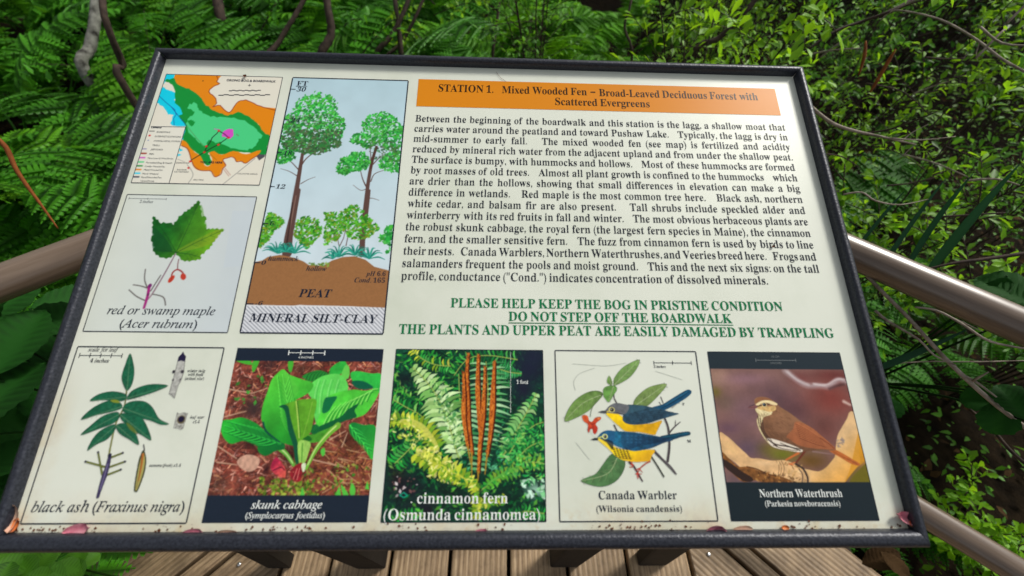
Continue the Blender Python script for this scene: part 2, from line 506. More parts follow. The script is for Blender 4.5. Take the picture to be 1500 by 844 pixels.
        # vertex colour = mean of the cells round it
        acc = np.zeros((H + 1, W + 1, 3)); cnt = np.zeros((H + 1, W + 1, 1))
        for dy, dx in ((0, 0), (1, 0), (0, 1), (1, 1)):
            acc[dy:H + dy, dx:W + dx] += c; cnt[dy:H + dy, dx:W + dx] += 1
        vc = (acc / np.maximum(cnt, 1))[need]
        fy, fx = np.nonzero(use)
        f = np.stack([vid[fy + 1, fx], vid[fy + 1, fx + 1], vid[fy, fx + 1], vid[fy, fx]], 1).astype(np.int32)
        me = bpy.data.meshes.new(name)
        me.vertices.add(len(co)); me.vertices.foreach_set('co', co.ravel())
        me.loops.add(f.size); me.loops.foreach_set('vertex_index', f.ravel())
        me.polygons.add(len(f)); me.polygons.foreach_set('loop_start', np.arange(0, f.size, 4, dtype=np.int32))
        me.update(calc_edges=True)
        at = me.color_attributes.new('ink', 'FLOAT_COLOR', 'POINT')
        at.data.foreach_set('color', np.c_[vc, np.ones(len(vc))].astype(np.float32).ravel())
        me.materials.append(M_print)
        o = bpy.data.objects.new(name, me); COL.objects.link(o)
        return on_sign(o, parent)

# ------------------------------------------------------------------ lettering: serif glyph outlines laid flat on the board
def styled(t, style):
    o = ''
    up, lo, dg = {'rm': (0x1d400, 0x1d41a, 0x1d7ce), 'bd': (0x1d400, 0x1d41a, 0x1d7ce), 'it': (0x1d434, 0x1d44e, 0x1d7ce), 'bi': (0x1d468, 0x1d482, 0x1d7ce), 'ss': (65, 97, 48), 'sb': (65, 97, 48)}[style]
    for ch in t:
        if 'A' <= ch <= 'Z': o += chr(up + ord(ch) - 65)
        elif 'a' <= ch <= 'z': o += '\u210e' if (lo == 0x1d44e and ch == 'h') else chr(lo + ord(ch) - 97)
        elif '0' <= ch <= '9': o += chr(dg + ord(ch) - 48)
        else: o += ch
    return o
_words = {}
_tc = bpy.data.curves.new('lettering', 'FONT'); _tc.size = 1; _tc.resolution_u = 2
_to = bpy.data.objects.new('lettering', _tc); COL.objects.link(_to)
def word_mesh(t, style):
    """vertices (em units), triangles and width of a word"""
    key = (t, style)
    if key in _words: return _words[key]
    _tc.body = styled(t, style)
    _tc.offset = {'it': .006, 'sb': .03}.get(style, 0)
    _tc.shear = 0
    bpy.context.view_layer.update()
    dg = bpy.context.evaluated_depsgraph_get()
    me = _to.evaluated_get(dg).to_mesh()
    n = len(me.vertices); co = np.zeros(n * 3); me.vertices.foreach_get('co', co); co = co.reshape(-1, 3)[:, :2].copy()
    me.calc_loop_triangles()
    tr = np.zeros(len(me.loop_triangles) * 3, np.int32); me.loop_triangles.foreach_get('vertices', tr); tr = tr.reshape(-1, 3)
    _to.evaluated_get(dg).to_mesh_clear()
    if len(tr):
        a, b, c = co[tr[:, 0]], co[tr[:, 1]], co[tr[:, 2]]
        flipm = ((b - a)[:, 0] * (c - a)[:, 1] - (b - a)[:, 1] * (c - a)[:, 0]) < 0
        tr[flipm] = tr[flipm][:, ::-1]
    if style == 'rm' and len(tr):
        # thin the heavy stems sideways, in proportion to the local stem width, for the regular weight
        E = np.concatenate([tr[:, [0, 1]], tr[:, [1, 2]], tr[:, [2, 0]]])
        S = set(map(tuple, E)); B = [(p, q) for p, q in S if (q, p) not in S]
        B = np.array(B); nrm = np.zeros((n, 2))
        d = co[B[:, 1]] - co[B[:, 0]]; L = np.hypot(d[:, 0], d[:, 1]) + 1e-9
        nn = np.c_[d[:, 1], -d[:, 0]] / L[:, None]
        np.add.at(nrm, B[:, 0], nn); np.add.at(nrm, B[:, 1], nn)
        nl = np.hypot(nrm[:, 0], nrm[:, 1]) + 1e-9; nrm /= nl[:, None]
        p0, p1 = co[B[:, 0]], co[B[:, 1]]
        shift = np.zeros(n)
        for i in range(n):
            if abs(nrm[i, 0]) < .35: continue
            sg = -np.sign(nrm[i, 0]); th = 1e9
            for dy in (.004, -.004):
                y = co[i, 1] + dy; hit = (p0[:, 1] > y) != (p1[:, 1] > y)
                if not hit.any(): continue
                xs_ = p0[hit, 0] + (y - p0[hit, 1]) / (p1[hit, 1] - p0[hit, 1]) * (p1[hit, 0] - p0[hit, 0])
                dd = (xs_ - co[i, 0]) * sg; dd = dd[dd > .006]
                if len(dd): th = min(th, dd.min())
            if th < .3: shift[i] = sg * min(.13 * th, .018) * abs(nrm[i, 0])
        co[:, 0] += shift
    if style in ('it', 'bi'):
        pass
    wd = (co[:, 0].min(), co[:, 0].max()) if n else (0, .25)
    co[:, 0] -= wd[0]
    _words[key] = (co, tr, wd[1] - wd[0])
    return _words[key]
SP = {'rm': .27, 'bd': .27, 'it': .26, 'bi': .26, 'ss': .28, 'sb': .28}
class Print:
    def __init__(s): s.v = []; s.t = []; s.n = 0
    def line(s, text, style, x0, x1, y, em, just=False, xs=None, align='fit', slant=0):
        """one line between x0 and x1 on baseline y (board space); words stretched to fit, or only the gaps when just"""
        ws = text.split(' ')
        items = []; gap = 0; first = True
        for wd in ws:
            if wd == '': gap += .55; continue
            if not first: gap += SP[style]
            items.append((gap, word_mesh(wd, style))); gap = 0; first = False
        ww = sum(i[1][2] for i in items); gg = sum(i[0] for i in items)
        if just:
            sx = em * xs; gs = (x1 - x0 - ww * sx) / max(gg, 1e-6)
        elif align == 'fit':
            sx = (x1 - x0) / (ww + gg); gs = sx
        x = x0
        for g, (co, tr, wdt) in items:
            x += g * gs
            if len(co):
                c = np.c_[co[:, 0] * sx + slant * co[:, 1] * em + x, co[:, 1] * em + y]
                s.v.append(c); s.t.append(tr + s.n); s.n += len(c)
            x += wdt * sx
        return sx / em
    def bar(s, x0, x1, y0, y1):
        s.v.append(np.array([(x0, y0), (x1, y0), (x1, y1), (x0, y1)])); s.t.append(np.array([(0, 1, 2), (0, 2, 3)]) + s.n); s.n += 4
    def seg(s, a, b, w_):
        a = np.array(a); b = np.array(b); d = (b - a) / np.hypot(*(b - a)); p = np.array((-d[1], d[0])) * w_ / 2
        s.v.append(np.array([a - p, b - p, b + p, a + p])); s.t.append(np.array([(0, 1, 2), (0, 2, 3)]) + s.n); s.n += 4
    def outline(s, x0, x1, y0, y1, w_):
        s.bar(x0, x1, y0 - w_ / 2, y0 + w_ / 2); s.bar(x0, x1, y1 - w_ / 2, y1 + w_ / 2)
        h = w_ / 2
        s.bar(x0 - h, x0 + h, min(y0, y1) + h, max(y0, y1) - h); s.bar(x1 - h, x1 + h, min(y0, y1) + h, max(y0, y1) - h)
    def build(s, name, z, mat, parent):
        v = np.concatenate(s.v); t = np.concatenate(s.t)
        me = bpy.data.meshes.new(name)
        me.from_pydata(np.c_[v, np.full(len(v), z)].tolist(), [], t.tolist()); me.materials.append(mat)
        return on_sign(link(bpy.data.objects.new(name, me)), parent)

# layout of the board, in board widths
GX = dict(fl=-.1024, fr=.0803, ml=-.4866, mr=-.3122, nl=.2904, nr=.4622, ol=-.1049, or_=.459, pl=-.2968, pr=-.1206, sl=-.2961, sr=-.1179, wl=.0957, wr=.275)
GY = dict(at=.2336, mb=.2151, ob=.0741, ot=.0226, pb=.4238, qb=.6339, qt=.4427, t1=.0264)
bx = {k: v * BW for k, v in GX.items()}; by = {k: -v * BW for k, v in GY.items()}
ZP, ZT = .00025, .0004
def line_px(P, text, style, a, b, em_px, **kw):
    """line whose baseline runs from a to b in the photograph; em_px: letter size there"""
    A = on_board(*a); B = on_board(*b)
    U = on_board((a[0] + b[0]) / 2, (a[1] + b[1]) / 2 - em_px); m_ = (A + B) / 2
    return P.line(text, style, A[0], B[0], m_[1], U[1] - m_[1], **kw)
def zp(z, x, y): return (z[0] + x / z[2], z[1] + y / z[2])

# ---- station heading, body text, warning
band = quad('heading_band', bx['ol'], bx['or_'], by['ob'], by['ot'], ZP, INKO, None)
P = Print()
Z1 = (580, 100, 4.219); Z2 = (880, 100, 4.167)
line_px(P, 'STATION 1.  Mixed Wooded Fen', 'bd', zp(Z1, 262, 148), zp(Z1, 1180, 165), 15.3)
line_px(P, 'Broad-Leaved Deciduous Forest with', 'bd', zp(Z1, 1256, 168), zp(Z2, 962, 202), 15.3)
line_px(P, 'Scattered Evergreens', 'bd', zp(Z1, 985, 228), zp(Z2, 300, 240), 15.3)
A = on_board(*zp(Z1, 1202, 150)); B_ = on_board(*zp(Z1, 1232, 150)); P.bar(A[0], B_[0], A[1] - .0008, A[1] + .0012)
P.build('heading_text', ZT, INKH, band)
body = ["Between the beginning of the boardwalk and this station is the lagg, a shallow moat that",
"carries water around the peatland and toward Pushaw Lake.  Typically, the lagg is dry in",
"mid-summer to early fall.  The mixed wooded fen (see map) is fertilized and acidity",
"reduced by mineral rich water from the adjacent upland and from under the shallow peat.",
"The surface is bumpy, with hummocks and hollows.  Most of these hummocks are formed",
"by root masses of old trees.  Almost all plant growth is confined to the hummocks  which",
"are drier than the hollows, showing that small differences in elevation can make a big",
"difference in wetlands.  Red maple is the most common tree here.  Black ash, northern",
"white cedar, and balsam fir are also present.  Tall shrubs include speckled alder and",
"winterberry with its red fruits in fall and winter.  The most obvious herbaceous plants are",
"the robust skunk cabbage, the royal fern (the largest fern species in Maine), the cinnamon",
"fern, and the smaller sensitive fern.  The fuzz from cinnamon fern is used by birds to line",
"their nests.  Canada Warblers, Northern Waterthrushes, and Veeries breed here.  Frogs and",
"salamanders frequent the pools and moist ground.  This and the next six signs: on the tall",
'profile, conductance ("Cond.") indicates concentration of dissolved minerals.']
P = Print()
EM = .01715 * BW
nat = []
for ln in body[:-1]:
    ws = [q for q in ln.split(' ')]; wsum = sum(word_mesh(q, 'rm')[2] for q in ws if q); nat.append((wsum, sum(SP['rm'] for q in ws if q) - SP['rm'] + sum(.55 for q in ws if not q)))
full = (.4612 + .1043) * BW
XS = min((full / (w_ + .80 * g)) for w_, g in nat) / EM
for i, ln in enumerate(body):
    y = -(.1019 + (.3515 - .1019) * i / 14) * BW
    if i < 14: P.line(ln, 'rm', -.1043 * BW, .4612 * BW, y, EM, just=True, xs=XS)
    else:
        e_ = on_board(1125, 416)
        P.line(ln, 'rm', -.1043 * BW, e_[0], y, EM)
P.build('body_text', ZT, INK, None and board)
P = Print()
line_px(P, 'PLEASE HELP KEEP THE BOG IN PRISTINE CONDITION', 'bd', (660, 451.5), (1147, 454.5), 19.5)
line_px(P, 'DO NOT STEP OFF THE BOARDWALK', 'bd', (745, 470.5), (1073, 473), 19.5)
line_px(P, 'THE PLANTS AND UPPER PEAT ARE EASILY DAMAGED BY TRAMPLING', 'bd', (584, 490.5), (1222, 493.5), 20.5)
a_, b_ = on_board(745, 473.6), on_board(1074, 476); yy_ = (a_[1] + b_[1]) / 2; P.bar(a_[0], b_[0], yy_ - .0005, yy_ + .0005)
P.build('warning_text', ZT, INKG, None)

# ---- map
ZM = (185, 105, 4.966)
c = Canvas(250, 270, [(245.2, 111.8), (414.6, 113.6), (379.5, 271), (192, 268.3)], ZM, (222, 218, 202))
OR, DG, LG, CY, BR = (222, 132, 8), (10, 140, 52), (72, 203, 128), (10, 202, 228), (140, 50, 14)
c.poly([(298, 30), (368, 30), (352, 62), (290, 88), (278, 105)], CY)
def jag(p, a, sd, n=4):
    q = smooth_closed(p, n); r = np.random.default_rng(sd); return q + r.normal(0, a, q.shape)
c.poly(jag([(262, 135), (310, 145), (358, 165), (360, 220), (405, 285), (412, 325), (435, 400), (330, 398), (345, 325), (310, 318), (290, 290), (270, 262), (232, 240)], 4, 1), CY)
c.poly([(435, 400), (432, 500), (400, 500), (412, 440)], CY); c.poly([(385, 560), (412, 575), (385, 585)], CY); c.poly([(375, 600), (400, 608), (372, 620)], CY)
ob = [(362, 30), (695, 38), (672, 62), (660, 80), (682, 95), (640, 115), (610, 140), (605, 160), (640, 188), (655, 210), (655, 235), (630, 262), (665, 250), (690, 255), (715, 285), (745, 300), (768, 285), (790, 250), (820, 220), (870, 210), (930, 235), (1000, 258), (1095, 267)]
c.poly(ob + [(1090, 480), (1040, 470), (985, 430), (960, 380), (880, 340), (820, 310), (740, 335), (640, 300), (580, 260), (540, 200), (440, 140), (370, 115), (345, 80)], OR)
c.poly(jag([(290, 80), (350, 62), (375, 105), (440, 130), (500, 160), (540, 190), (585, 250), (640, 290), (690, 310), (740, 322), (815, 297), (880, 325), (920, 350), (960, 380), (985, 430), (1045, 468), (1030, 540), (1010, 600), (960, 605), (900, 590), (800, 585), (690, 602), (600, 590), (615, 640), (612, 670), (588, 688), (560, 665), (530, 615), (480, 575), (430, 530), (415, 480), (433, 400), (385, 335), (410, 320), (400, 280), (360, 235), (362, 160), (340, 110), (300, 88)], 3, 2), DG)
c.poly(jag([(450, 265), (480, 235), (510, 240), (530, 285), (590, 320), (660, 335), (760, 335), (860, 365), (930, 400), (985, 470), (955, 500), (940, 540), (880, 570), (800, 560), (720, 535), (680, 515), (640, 520), (600, 500), (570, 545), (540, 530), (500, 490), (450, 430), (435, 385), (455, 340), (500, 305), (475, 285)], 4, 3), LG)
c.poly(jag([(450, 365), (480, 358), (500, 378), (475, 402)], 3, 5), DG)
c.poly(jag([(395, 505), (430, 510), (460, 550), (500, 590), (540, 620), (565, 680), (600, 687), (622, 640), (600, 592), (640, 582), (690, 605), (780, 577), (870, 600), (975, 568), (960, 602), (915, 630), (870, 665), (830, 650), (800, 655), (780, 628), (760, 620), (700, 640), (718, 680), (690, 705), (680, 745), (640, 765), (610, 722), (520, 720), (480, 680), (460, 600), (435, 560), (398, 540)], 1.5, 6, 3), OR)
c.stroke(jag(ob[1:], 1.5, 8, 3)[:-3], 6, BR)
c.stroke([(400, 543), (440, 562), (458, 600), (470, 645), (490, 690), (530, 718), (575, 722), (612, 725), (640, 765), (685, 745), (697, 706), (720, 682), (700, 642), (735, 628), (762, 621), (785, 630), (800, 655), (835, 652), (866, 666), (915, 632), (960, 606)], 6, BR, sm=True)
c.poly([(945, 615), (960, 600), (1012, 602), (1005, 618), (965, 645)], (78, 76, 84))
c.stroke([(245, 190), (290, 232), (330, 265), (365, 310), (440, 400)], 4, (20, 60, 140)); c.stroke([(330, 265), (355, 285), (365, 320), (345, 350), (350, 396)], 4, (20, 60, 150))
c.stroke([(440, 400), (520, 500), (570, 550)], 3, (90, 110, 50))
c.stroke([(470, 645), (565, 588), (620, 556), (668, 532), (740, 480)], 7, (20, 40, 20)); c.stroke([(740, 480), (712, 455), (672, 434), (655, 455), (625, 480), (610, 512), (578, 560), (565, 588)], 7, (20, 30, 20))
c.poly(jag([(700, 445), (715, 430), (735, 418), (765, 418), (780, 440), (775, 470), (750, 490), (715, 478), (695, 470)], 2, 9), (208, 78, 190))
c.stroke([(740, 480), (712, 455), (672, 434)], 6, (60, 10, 40))
c.stroke([(640, 420), (675, 425)], 6, (200, 80, 180)); c.stroke([(800, 455), (815, 468)], 4, (120, 50, 60))
for x, y in ((672, 433), (580, 545), (565, 588), (742, 482), (668, 533), (450, 702), (462, 655)): c.blob(x, y, 9, 9, (206, 40, 34), hard=1)
c.stroke([(935, 630), (695, 822)], 4, (120, 120, 118)); c.stroke([(700, 705), (742, 760)], 3, (150, 60, 50)); c.stroke([(712, 700), (754, 752)], 3, (150, 60, 50))
c.stroke([(440, 680), (470, 720), (480, 760), (440, 820)], 4, (128, 130, 126), sm=True); c.stroke([(372, 640), (425, 660)], 3, (120, 120, 118)); c.stroke([(600, 595), (655, 645)], 3, (120, 90, 20))
c.blob(561, 77, 5, 5, (60, 40, 20), hard=1)
c.poly([(180, 402), (432, 404), (313, 812), (30, 812)], (222, 220, 206))
for x, y, w_, col in ((172, 440, 34, (24, 28, 30)), (113, 568, 34, (90, 80, 160)), (110, 600, 34, (150, 40, 24)), (100, 631, 34, (206, 90, 190)), (90, 662, 34, (72, 203, 128)), (80, 690, 34, (10, 140, 52)), (70, 716, 34, (222, 132, 8)), (62, 743, 34, (10, 202, 228)), (55, 769, 34, (40, 44, 70))):
    c.stroke([(x, y), (x + w_, y)], 12 if y > 590 else 6, col)
c.blob(172, 472, 8, 8, (206, 40, 34), hard=1); c.blob(162, 506, 4, 4, (60, 90, 160), hard=1)
mp = c.build('map_picture', bx['ml'], bx['mr'], by['t1'], by['mb'], ZP, None)
P = Print()
P.outline(bx['ml'], bx['mr'], by['t1'], by['mb'], .0008)
def zl(P, Z, t, st, x0, x1, y, em, **kw):
    y0, y1 = (y if isinstance(y, tuple) else (y, y))
    return line_px(P, t, st, zp(Z, x0, y0), zp(Z, x1, y1), em / Z[2], **kw)
zl(P, ZM, 'ORONO BOG & BOARDWALK', 'sb', 728, 1088, (75, 77), 22)
for x0, x1, y in ((748, 980, 139), (672, 1048, 171)):
    n = 10
    for i in range(n):
        a_ = on_board(*zp(ZM, x0 + (x1 - x0) * i / n, y + (-2 if i % 2 else 2))); b_ = on_board(*zp(ZM, x0 + (x1 - x0) * (i + 1) / n, y + (-2 if i % 2 else 2))); P.bar(a_[0], b_[0], a_[1] - .0007, a_[1] + .0007)
a_ = on_board(*zp(ZM, 897, 101)); P.bar(a_[0] - .002, a_[0] + .002, a_[1] - .0004, a_[1] + .0004); P.bar(a_[0] - .0004, a_[0] + .0004, a_[1] - .002, a_[1] + .002)
q = [on_board(*zp(ZM, *p)) for p in ((180, 401), (433, 404), (313, 812), (36, 812))]
P.seg(q[0], q[1], .0008); P.seg(q[1], q[2], .0008)
zl(P, ZM, 'Legend', 'sb', 182, 256, 413, 18)
for t, x0, x1, y in (('BOARDWALK', 222, 320, 447), ('INTERPRETIVE STATIONS', 208, 398, 480), ('HYDROLOGICAL STATION', 200, 392, 513), ('TRAILS', 190, 243, 543), ('JEEP ROADS', 178, 266, 574), ('FEN', 168, 200, 606), ('Moss Lawn & Wet Shrubs', 155, 343, 638), ('Forested Bog & Heath', 146, 335, 670), ('Conifer Wooded Fen', 135, 282, 697), ('Mixed Wooded Fen', 128, 265, 722), ('Marsh Wetland', 118, 232, 750), ('Road Extended Fen', 110, 256, 776), ('Upland Forest', 104, 205, 802)):
    zl(P, ZM, t, 'ss', x0, x1, y, 17)
zl(P, ZM, 'YOU ARE HERE', 'sb', 535, 700, 668, 20)
zl(P, ZM, 'BANGOR', 'ss', 370, 440, 720, 14); zl(P, ZM, 'OUTBOARD', 'ss', 350, 455, 735, 14); zl(P, ZM, 'BOARDWALK', 'ss', 362, 460, 670, 14); zl(P, ZM, 'BIKE TRAIL', 'ss', 490, 565, 793, 14); zl(P, ZM, 'STILLWATER AVENUE', 'ss', 810, 955, 750, 14)
P.build('map_text', ZT, INKN, mp)

# ---- tall profile with the two trees
ZA, ZB = (340, 100, 3.668), (340, 280, 3.836)
PC = [(430, 114.2), (597.6, 116.4), (561.6, 489.9), (351.2, 487.2)]
c = Canvas(300, 660, PC, ZA, (178, 198, 210))
t = np.linspace(0, 1, 660)[:, None, None]
c.c = np.array((176, 204, 214.)) * (1 - t) + np.array((208, 220, 226.)) * t
c.c = c.c * (1 + (vnoise(660, 300, 60, 3)[..., None] - .5) * .08)
def twigs(c, pts, n, L, col, w0, seed):
    r = np.random.default_rng(seed)
    for _ in range(n):
        p = np.array(pts[r.integers(len(pts))], float); a = r.uniform(-pi, 0)
        c.stroke([p, p + L * np.array((cos(a), sin(a))) * .6, p + L * np.array((cos(a + .4), sin(a + .4)))], w0, col, 1, sm=True)
TK = (92, 66, 60)
GR = [(52, 172, 66), (38, 150, 54), (80, 190, 80), (30, 120, 50), (66, 160, 50)]
GD = [(52, 104, 56), (70, 96, 60), (40, 120, 52), (88, 104, 72), (46, 82, 50)]
crown1 = [(330, 225), (350, 170), (400, 135), (450, 122), (530, 145), (570, 185), (560, 240), (600, 270), (605, 330), (580, 380), (585, 410), (520, 435), (450, 445), (390, 455), (330, 440), (250, 440), (250, 370), (280, 270)]
c.stroke([(385, 425), (372, 500), (355, 600), (335, 720), (318, 850)], 16, TK, 36, sm=True)
c.stroke([(372, 520), (400, 480), (455, 440), (500, 420)], 8, TK, 4, sm=True); c.stroke([(362, 545), (335, 515), (300, 480)], 7, TK, 3, sm=True); c.stroke([(352, 575), (310, 550), (262, 535)], 5, TK, 2, sm=True); c.stroke([(370, 615), (410, 592), (448, 578)], 5, TK, 2, sm=True); c.stroke([(385, 430), (400, 340), (430, 240)], 12, TK, 5, sm=True)
c.dabs(crown1, 1100, 11, GR, 1, alpha=.92, lit=(1.12, .9)); c.dabs([(285, 330), (600, 320), (580, 380), (585, 410), (520, 440), (470, 462), (400, 452), (300, 440), (262, 400)], 560, 10, GD, 2, alpha=.85)
c.dabs([(300, 250), (560, 240), (595, 300), (440, 300), (300, 330)], 150, 9, GD, 5, alpha=.6)
c.dabs([(242, 440), (330, 440), (340, 480), (300, 500), (262, 512), (238, 490)], 130, 11, GR, 3, alpha=.92)
c.dabs([(380, 235), (520, 240), (560, 330), (400, 340)], 22, 9, [(190, 205, 214)], 4, alpha=.7)
c.stroke([(775, 415), (755, 480), (742, 540), (732, 600), (722, 680), (710, 790)], 16, TK, 24, sm=True)
c.stroke([(742, 530), (745, 470), (740, 415)], 7, TK, 4); c.stroke([(722, 632), (702, 590), (690, 545)], 8, TK, 4, sm=True); c.stroke([(722, 640), (690, 648), (650, 620)], 4, TK, 2, sm=True); c.stroke([(745, 600), (765, 560), (815, 540)], 6, TK, 3, sm=True); c.stroke([(735, 690), (760, 692), (790, 702)], 4, TK, 2, sm=True); c.stroke([(755, 510), (800, 465), (850, 445)], 7, TK, 3, sm=True)
c.dabs([(635, 370), (660, 345), (705, 335), (692, 290), (730, 245), (820, 225), (880, 260), (925, 310), (935, 380), (925, 420), (860, 440), (800, 410), (770, 400), (720, 425), (680, 400), (640, 400)], 800, 10, GR, 6, alpha=.92, lit=(1.1, .9))
c.dabs([(790, 490), (830, 450), (905, 430), (905, 550), (850, 548), (790, 525)], 260, 10, GR, 7, alpha=.92)
c.dabs([(560, 545), (575, 490), (640, 448), (720, 440), (742, 500), (720, 535), (660, 545), (600, 570)], 400, 10, GR, 8, alpha=.92, lit=(1.1, .85))
c.dabs([(700, 380), (900, 380), (900, 500), (760, 480)], 120, 8, GD, 9, alpha=.7)
c.dabs([(720, 280), (900, 280), (880, 360), (740, 370)], 20, 8, [(190, 205, 214)], 10, alpha=.65)
c.stroke([(775, 415), (758, 470), (745, 530)], 10, (78, 50, 44), 12, sm=True)
c.z = ZB
c.stroke([(372, -10), (345, 120), (318, 250), (308, 345)], 27, TK, 50, sm=True); c.stroke([(360, 20), (335, 150), (312, 260)], 5, (130, 100, 90), 8)
c.stroke([(340, 60), (322, 200), (300, 330)], 6, (60, 40, 38), 10)
GS = [(74, 158, 36), (50, 140, 30), (96, 176, 46), (36, 116, 30), (120, 140, 36), (80, 168, 40)]
c.dabs([(175, 190), (210, 110), (285, 150), (290, 180), (240, 215), (215, 260), (150, 320), (150, 290), (165, 230)], 380, 9, GS, 12, alpha=.9)
c.dabs([(345, 230), (370, 150), (430, 130), (480, 150), (510, 210), (480, 260), (420, 320), (370, 280)], 380, 9, GS, 13, alpha=.9)
c.stroke([(600, 310), (625, 260), (640, 200)], 5, TK, 3); c.stroke([(640, 300), (650, 250), (630, 190)], 5, TK, 3); c.stroke([(600, 300), (590, 250), (560, 200)], 4, TK, 3)
c.dabs([(515, 110), (600, 115), (640, 90), (640, 200), (590, 270), (520, 300), (508, 240), (525, 180)], 330, 9, GS, 14, alpha=.9)
c.stroke([(768, -10), (752, 120), (735, 240), (728, 350)], 20, TK, 32, sm=True)
c.dabs([(640, 90), (690, 60), (740, 110), (800, 165), (832, 200), (770, 250), (700, 270), (650, 250), (630, 180)], 430, 9, GS, 15, alpha=.9)
c.dabs([(820, 250), (880, 185), (905, 190), (895, 300), (835, 290)], 60, 14, GR, 16, alpha=.95); c.dabs([(858, 330), (890, 305), (888, 355)], 14, 10, GR, 17)
r_ = np.random.default_rng(5)
for x, y, n, L in ((255, 345, 10, 85), (350, 345, 10, 85), (300, 335, 8, 60), (600, 365, 9, 85), (565, 375, 6, 60), (690, 355, 9, 80), (770, 375, 10, 85)):
    for i in range(n):
        a = -pi * (i + .5) / n + r_.normal(0, .1); col = [(30, 140, 120), (50, 165, 140), (20, 110, 96)][i % 3]
        p0 = np.array((x, y)); p1 = p0 + L * np.array((cos(a), sin(a))) * .6 + (0, -6); p2 = p0 + L * np.array((cos(a) * 1.05, sin(a) * .9 + .12))
        c.stroke([p0, p1, p2], 4, col, 3, sm=True, wm=9)
peat = [(100, 400), (170, 385), (200, 365), (270, 353), (350, 370), (400, 390), (430, 410), (510, 415), (560, 385), (620, 365), (690, 360), (750, 380), (800, 420), (900, 445)]
c.poly(peat + [(900, 658), (640, 645), (420, 640), (340, 642), (60, 635)], (150, 104, 64), tex=(3, .06, 4))
c.dabs([(430, 400), (545, 400), (540, 418), (430, 412)], 30, 7, [(120, 150, 60), (90, 130, 50)], 18)
c.poly([(60, 636), (340, 642), (380, 637), (420, 640), (640, 645), (900, 656), (900, 830), (20, 830)], (216, 218, 222))
for i in range(-8, 40):
    x = i * 24; q = c.P([(x, 640), (x + 170, 830)])
    q0 = c.P([(x, 632)])[0]; q1 = c.P([(x + 190, 822)])[0]
    lo = c.P([(500, 648)])[0][1]
    if True:
        tt = (lo + 1 - q0[1]) / (q1[1] - q0[1]); q0 = q0 + (q1 - q0) * max(tt, 0)
    c.stroke([q0, q1], 4.5, (132, 137, 148), raw=True)
pf = c.build('profile_picture', bx['pl'], bx['pr'], by['t1'], by['pb'], ZP, None)
P = Print(); P.outline(bx['pl'], bx['pr'], by['t1'], by['pb'], .0016)
zl(P, ZA, 'FT', 'bd', 347, 406, 95, 36); a_, b_ = on_board(*zp(ZA, 343, 99)), on_board(*zp(ZA, 405, 99)); P.bar(a_[0], b_[0], a_[1] - .0004, a_[1] + .0004)
for t_, Z, x0, x1, yb in (('30', ZA, 345, 392, 126), ('24', ZA, 312, 362, 292), ('18', ZA, 272, 318, 468), ('12', ZA, 232, 282, 648), ('6', ZB, 210, 232, 194), ('0', ZB, 162, 186, 414), ('-6', ZB, 128, 168, 642)):
    zl(P, Z, t_, 'bd', x0, x1, yb, 33, slant=.2)
for Z, x0, x1, y in ((ZA, 318, 342, 114), (ZA, 278, 308, 278), (ZA, 240, 270, 454), (ZA, 202, 230, 637), (ZB, 170, 206, 183), (ZB, 122, 160, 402), (ZB, 82, 122, 634)):
    a_, b_ = on_board(*zp(Z, x0, y)), on_board(*zp(Z, x1, y)); P.bar(a_[0], b_[0], a_[1] - .0006, a_[1] + .0006)
zl(P, ZB, 'hummock', 'bi', 202, 372, (390, 396), 40); zl(P, ZB, 'hollow', 'bi', 415, 530, (448, 450), 40)
zl(P, ZB, 'pH 6.6', 'bi', 752, 862, (476, 479), 38); zl(P, ZB, 'Cond. 165', 'bi', 687, 858, (512, 517), 40)
zl(P, ZB, 'PEAT', 'bd', 372, 550, (595, 599), 66, slant=.2); zl(P, ZB, 'MINERAL SILT-CLAY', 'bd', 93, 808, (736, 742), 70, slant=.2)
P.build('profile_text', ZT, INKN, pf)
def smt(name, Z, items, z, mat, parent):
    P = Print()
    for it in items: zl(P, Z, *it)
    return P.build(name, z, mat, parent)

# ---- red maple leaf
ZL = (110, 280, 3.838)
c = Canvas(270, 290, [(185.6, 285.2), (375.2, 288.3), (332.8, 487.9), (120.4, 484.5)], ZL, (206, 212, 206))
g = np.linspace(0, 1, 270)[None, :, None]
c.c = np.array((208, 214, 204.)) * (1 - g) + np.array((196, 205, 208.)) * g + (vnoise(290, 270, 50, 5)[..., None] - .5) * 6
c.poly([(880, 110), (1000, 110), (930, 420), (830, 430)], (192, 203, 210), alpha=.5)
leaf = [(560, 345), (545, 362), (520, 375), (480, 375), (462, 362), (430, 335), (442, 315), (420, 265), (437, 245), (430, 215), (434, 140), (478, 180), (520, 176), (548, 190), (570, 155), (600, 125), (640, 100), (692, 52), (700, 100), (708, 142), (733, 145), (724, 180), (736, 213), (780, 211), (834, 216), (800, 247), (770, 290), (757, 312), (728, 340), (700, 362), (706, 378), (650, 392), (600, 390), (575, 365)]
q = []
rr = np.random.default_rng(4)
for i in range(len(leaf)):
    a, b = np.array(leaf[i], float), np.array(leaf[(i + 1) % len(leaf)], float)
    n = max(int(np.hypot(*(b - a)) / 11), 1); d = (b - a) / n; nn_ = np.array((d[1], -d[0])) * .42
    for k in range(n): q.append(a + d * k + (nn_ if k % 2 else -nn_ * .4) * (0 if n == 1 else 1))
c.poly(q, (14, 88, 26), tex=(14, .25, 3), grad=((470, 250), (760, 330), (104, 160, 26)))
c.poly([(560, 345), (690, 80), (725, 160), (735, 215), (700, 300)], (70, 138, 30), sm=True, alpha=.45)
c.poly([(545, 330), (440, 200), (430, 260), (440, 330)], (10, 70, 34), sm=True, alpha=.6); c.poly([(560, 340), (760, 230), (820, 222), (750, 300)], (150, 160, 40), sm=True, alpha=.4)
